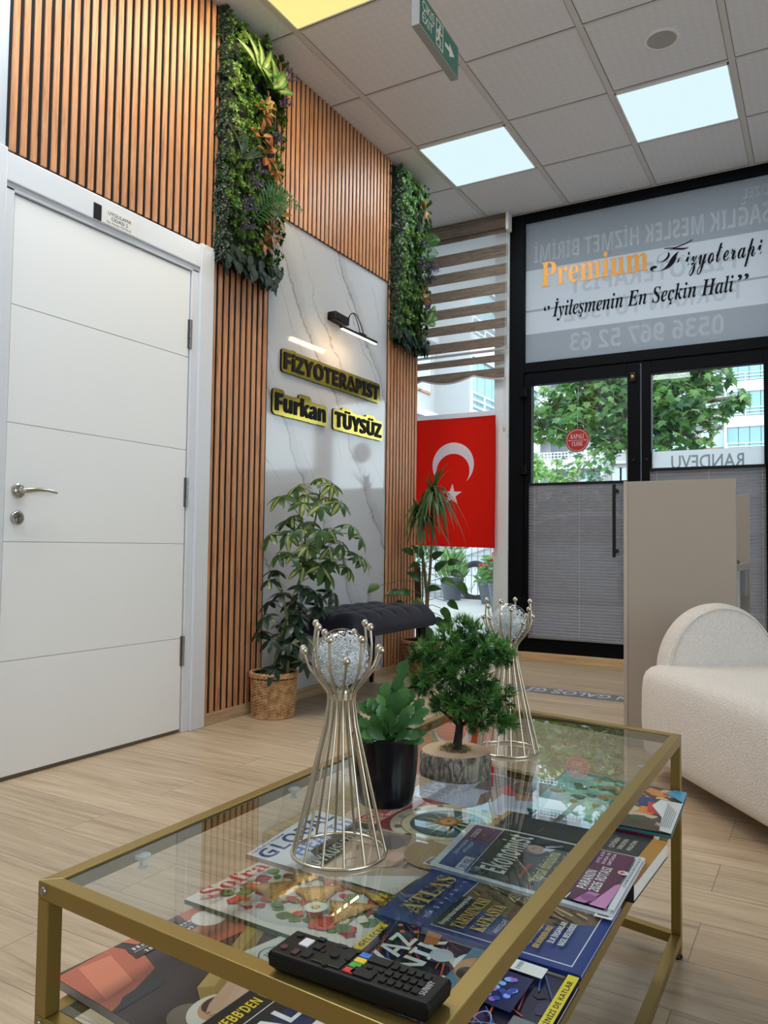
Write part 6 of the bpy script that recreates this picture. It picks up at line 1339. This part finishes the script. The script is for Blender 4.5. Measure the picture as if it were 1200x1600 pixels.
for dx in (0,2.6):
    for yy in (-.012,1.52):
        b = MB(); b.lathe([(0,-.02),(.20,-.02),(.235,.0),(.30,.0),(.335,-.03),(.335,-.18),(.0,-.18)], TYRE, (wx+dx,wy+yy,CZ+.335), 40, RYM); wo = b.build('wheel', t, 40)
        b = MB(); b.lathe([(.19,.002),(.232,.006),(.232,-.01),(.19,-.01)], RIM, (wx+dx,wy+yy,CZ+.335), 40, RYM)
        for s in range(5):
            a = 2*pi*s/5+.3
            for w_ in (-.13,.13): b.bar((wx+dx+.03*cos(a),wy+yy-.008,CZ+.335+.03*sin(a)),(wx+dx+.205*cos(a+w_),wy+yy-.006,CZ+.335+.205*sin(a+w_)), .030, .014, RIM, V((0,1,0)))
        b.lathe([(0,.014),(.05,.012),(.055,-.01)], RIM, (wx+dx,wy+yy,CZ+.335), 20, RYM); b.build('rim', wo, 40)
# wire fence
fyy = 11.19; b = MB(); WIRE = mat('wire_dark', (70,74,80), .5, .4)
xa, xb = -6.2, -2.6; xx = xa
while xx < xb: b.tube([(xx,fyy,.045),(xx,fyy,1.3)], .0045, WIRE, 4); xx += .105
for z in (.12,.42,.72,1.02,1.22): b.tube([(xa,fyy-.006,z),(xb,fyy-.006,z)], .004, WIRE, 4)
tag(b.build('wire_fence', smooth=0), 'dark wire mesh fence between the street planters and the car', 'fence')
# planters
POTG = mat('grey_planter', (78,82,90), .7, noise=.12, nscale=8); GRN = leafmat('planter_green', (96,130,78), .4); PINK = mat('rose_red', (206,66,62), .6); YEL = mat('flower_yellow', (226,190,60), .6)
p = onz((706,937), .05)
t = thing('street_planter', 'round grey planter with feathery conifer left of the car wheel', 'planter', (p.x,p.y,.045))
b = MB(); b.lathe([(.13,.0),(.17,.28),(.185,.30),(.185,.34),(.165,.34),(.16,.29),(0,.29)], POTG, (p.x,p.y,.045), 32); b.build('pot', t, 40)
b = MB(); rnd = random.Random(31)
for i in range(420):
    a = rnd.uniform(0,2*pi); h = rnd.random(); r_ = .22*(1-h*.45)*rnd.random()**.5; q = V((p.x+r_*cos(a),p.y+r_*sin(a),.36+h*.36)); b.leaf(q, V((cos(a)*.6,sin(a)*.6,1)), V((0,-1,.2)), .15, .022, GRN if i % 3 else LEAF3, 2)
b.build('foliage', t, 0)
p = onz((781,943), .05)
t = thing('street_planter', 'square dark planter with red and yellow roses right of the car wheel', 'planter', (p.x,p.y,.045))
b = MB(); b.add([(p.x+sx*w_,p.y+sy*w_,.045+z) for z,w_ in ((0,.20),(.33,.25),(.33,.22),(.29,.21)) for sx,sy in ((-1,-1),(1,-1),(1,1),(-1,1))], [(r*4+i,r*4+(i+1)%4,(r+1)*4+(i+1)%4,(r+1)*4+i) for r in range(3) for i in range(4)]+[(12,13,14,15)], POTG); b.build('box', t, 0)
b = MB(); fl = MB()
for i in range(330):
    a = rnd.uniform(0,2*pi); h = rnd.random(); r_ = .34*(1-h*.5)*rnd.random()**.5; q = V((p.x+r_*cos(a),p.y+r_*sin(a),.34+h*.38)); b.leaf(q, V((cos(a),sin(a),rnd.uniform(-.3,.8))), V((0,-.6,.6)), .10, .06, LEAF1 if i % 2 else GRN, 3)
for px,py,m in ((772,866,PINK),(781,868,PINK),(768,876,PINK),(752,884,PINK),(760,886,PINK),(777,892,YEL),(766,897,PINK)):
    q = ony((px,py), p.y-.22); 
    for k in range(12): a = k*2.4; fl.leaf(q, V((cos(a)*.7,sin(a)*.7-.4,.5)), V((0,-1,.5)), .045, .04, m, 2, .3, .3)
b.build('foliage', t, 0); fl.build('blooms', t, 0)['label'] = 'red and yellow rose blooms'
p = onz((784,968), .05)
t = thing('street_planter', 'small grey planter nearest the window, beside the white post', 'planter', (p.x,p.y,.045))
b = MB(); b.lathe([(.10,0),(.15,.36),(.16,.40),(.14,.40),(.13,.35),(0,.35)], POTG, (p.x,p.y,.045), 24); b.build('pot', t, 40)
b = MB()
for i in range(60): a = rnd.uniform(0,2*pi); b.leaf(V((p.x+.05*cos(a),p.y+.05*sin(a),.38)), V((cos(a)*.7,sin(a)*.7,1)), V((0,-1,.2)), .09, .035, LEAF2, 3)
b.build('foliage', t, 0)
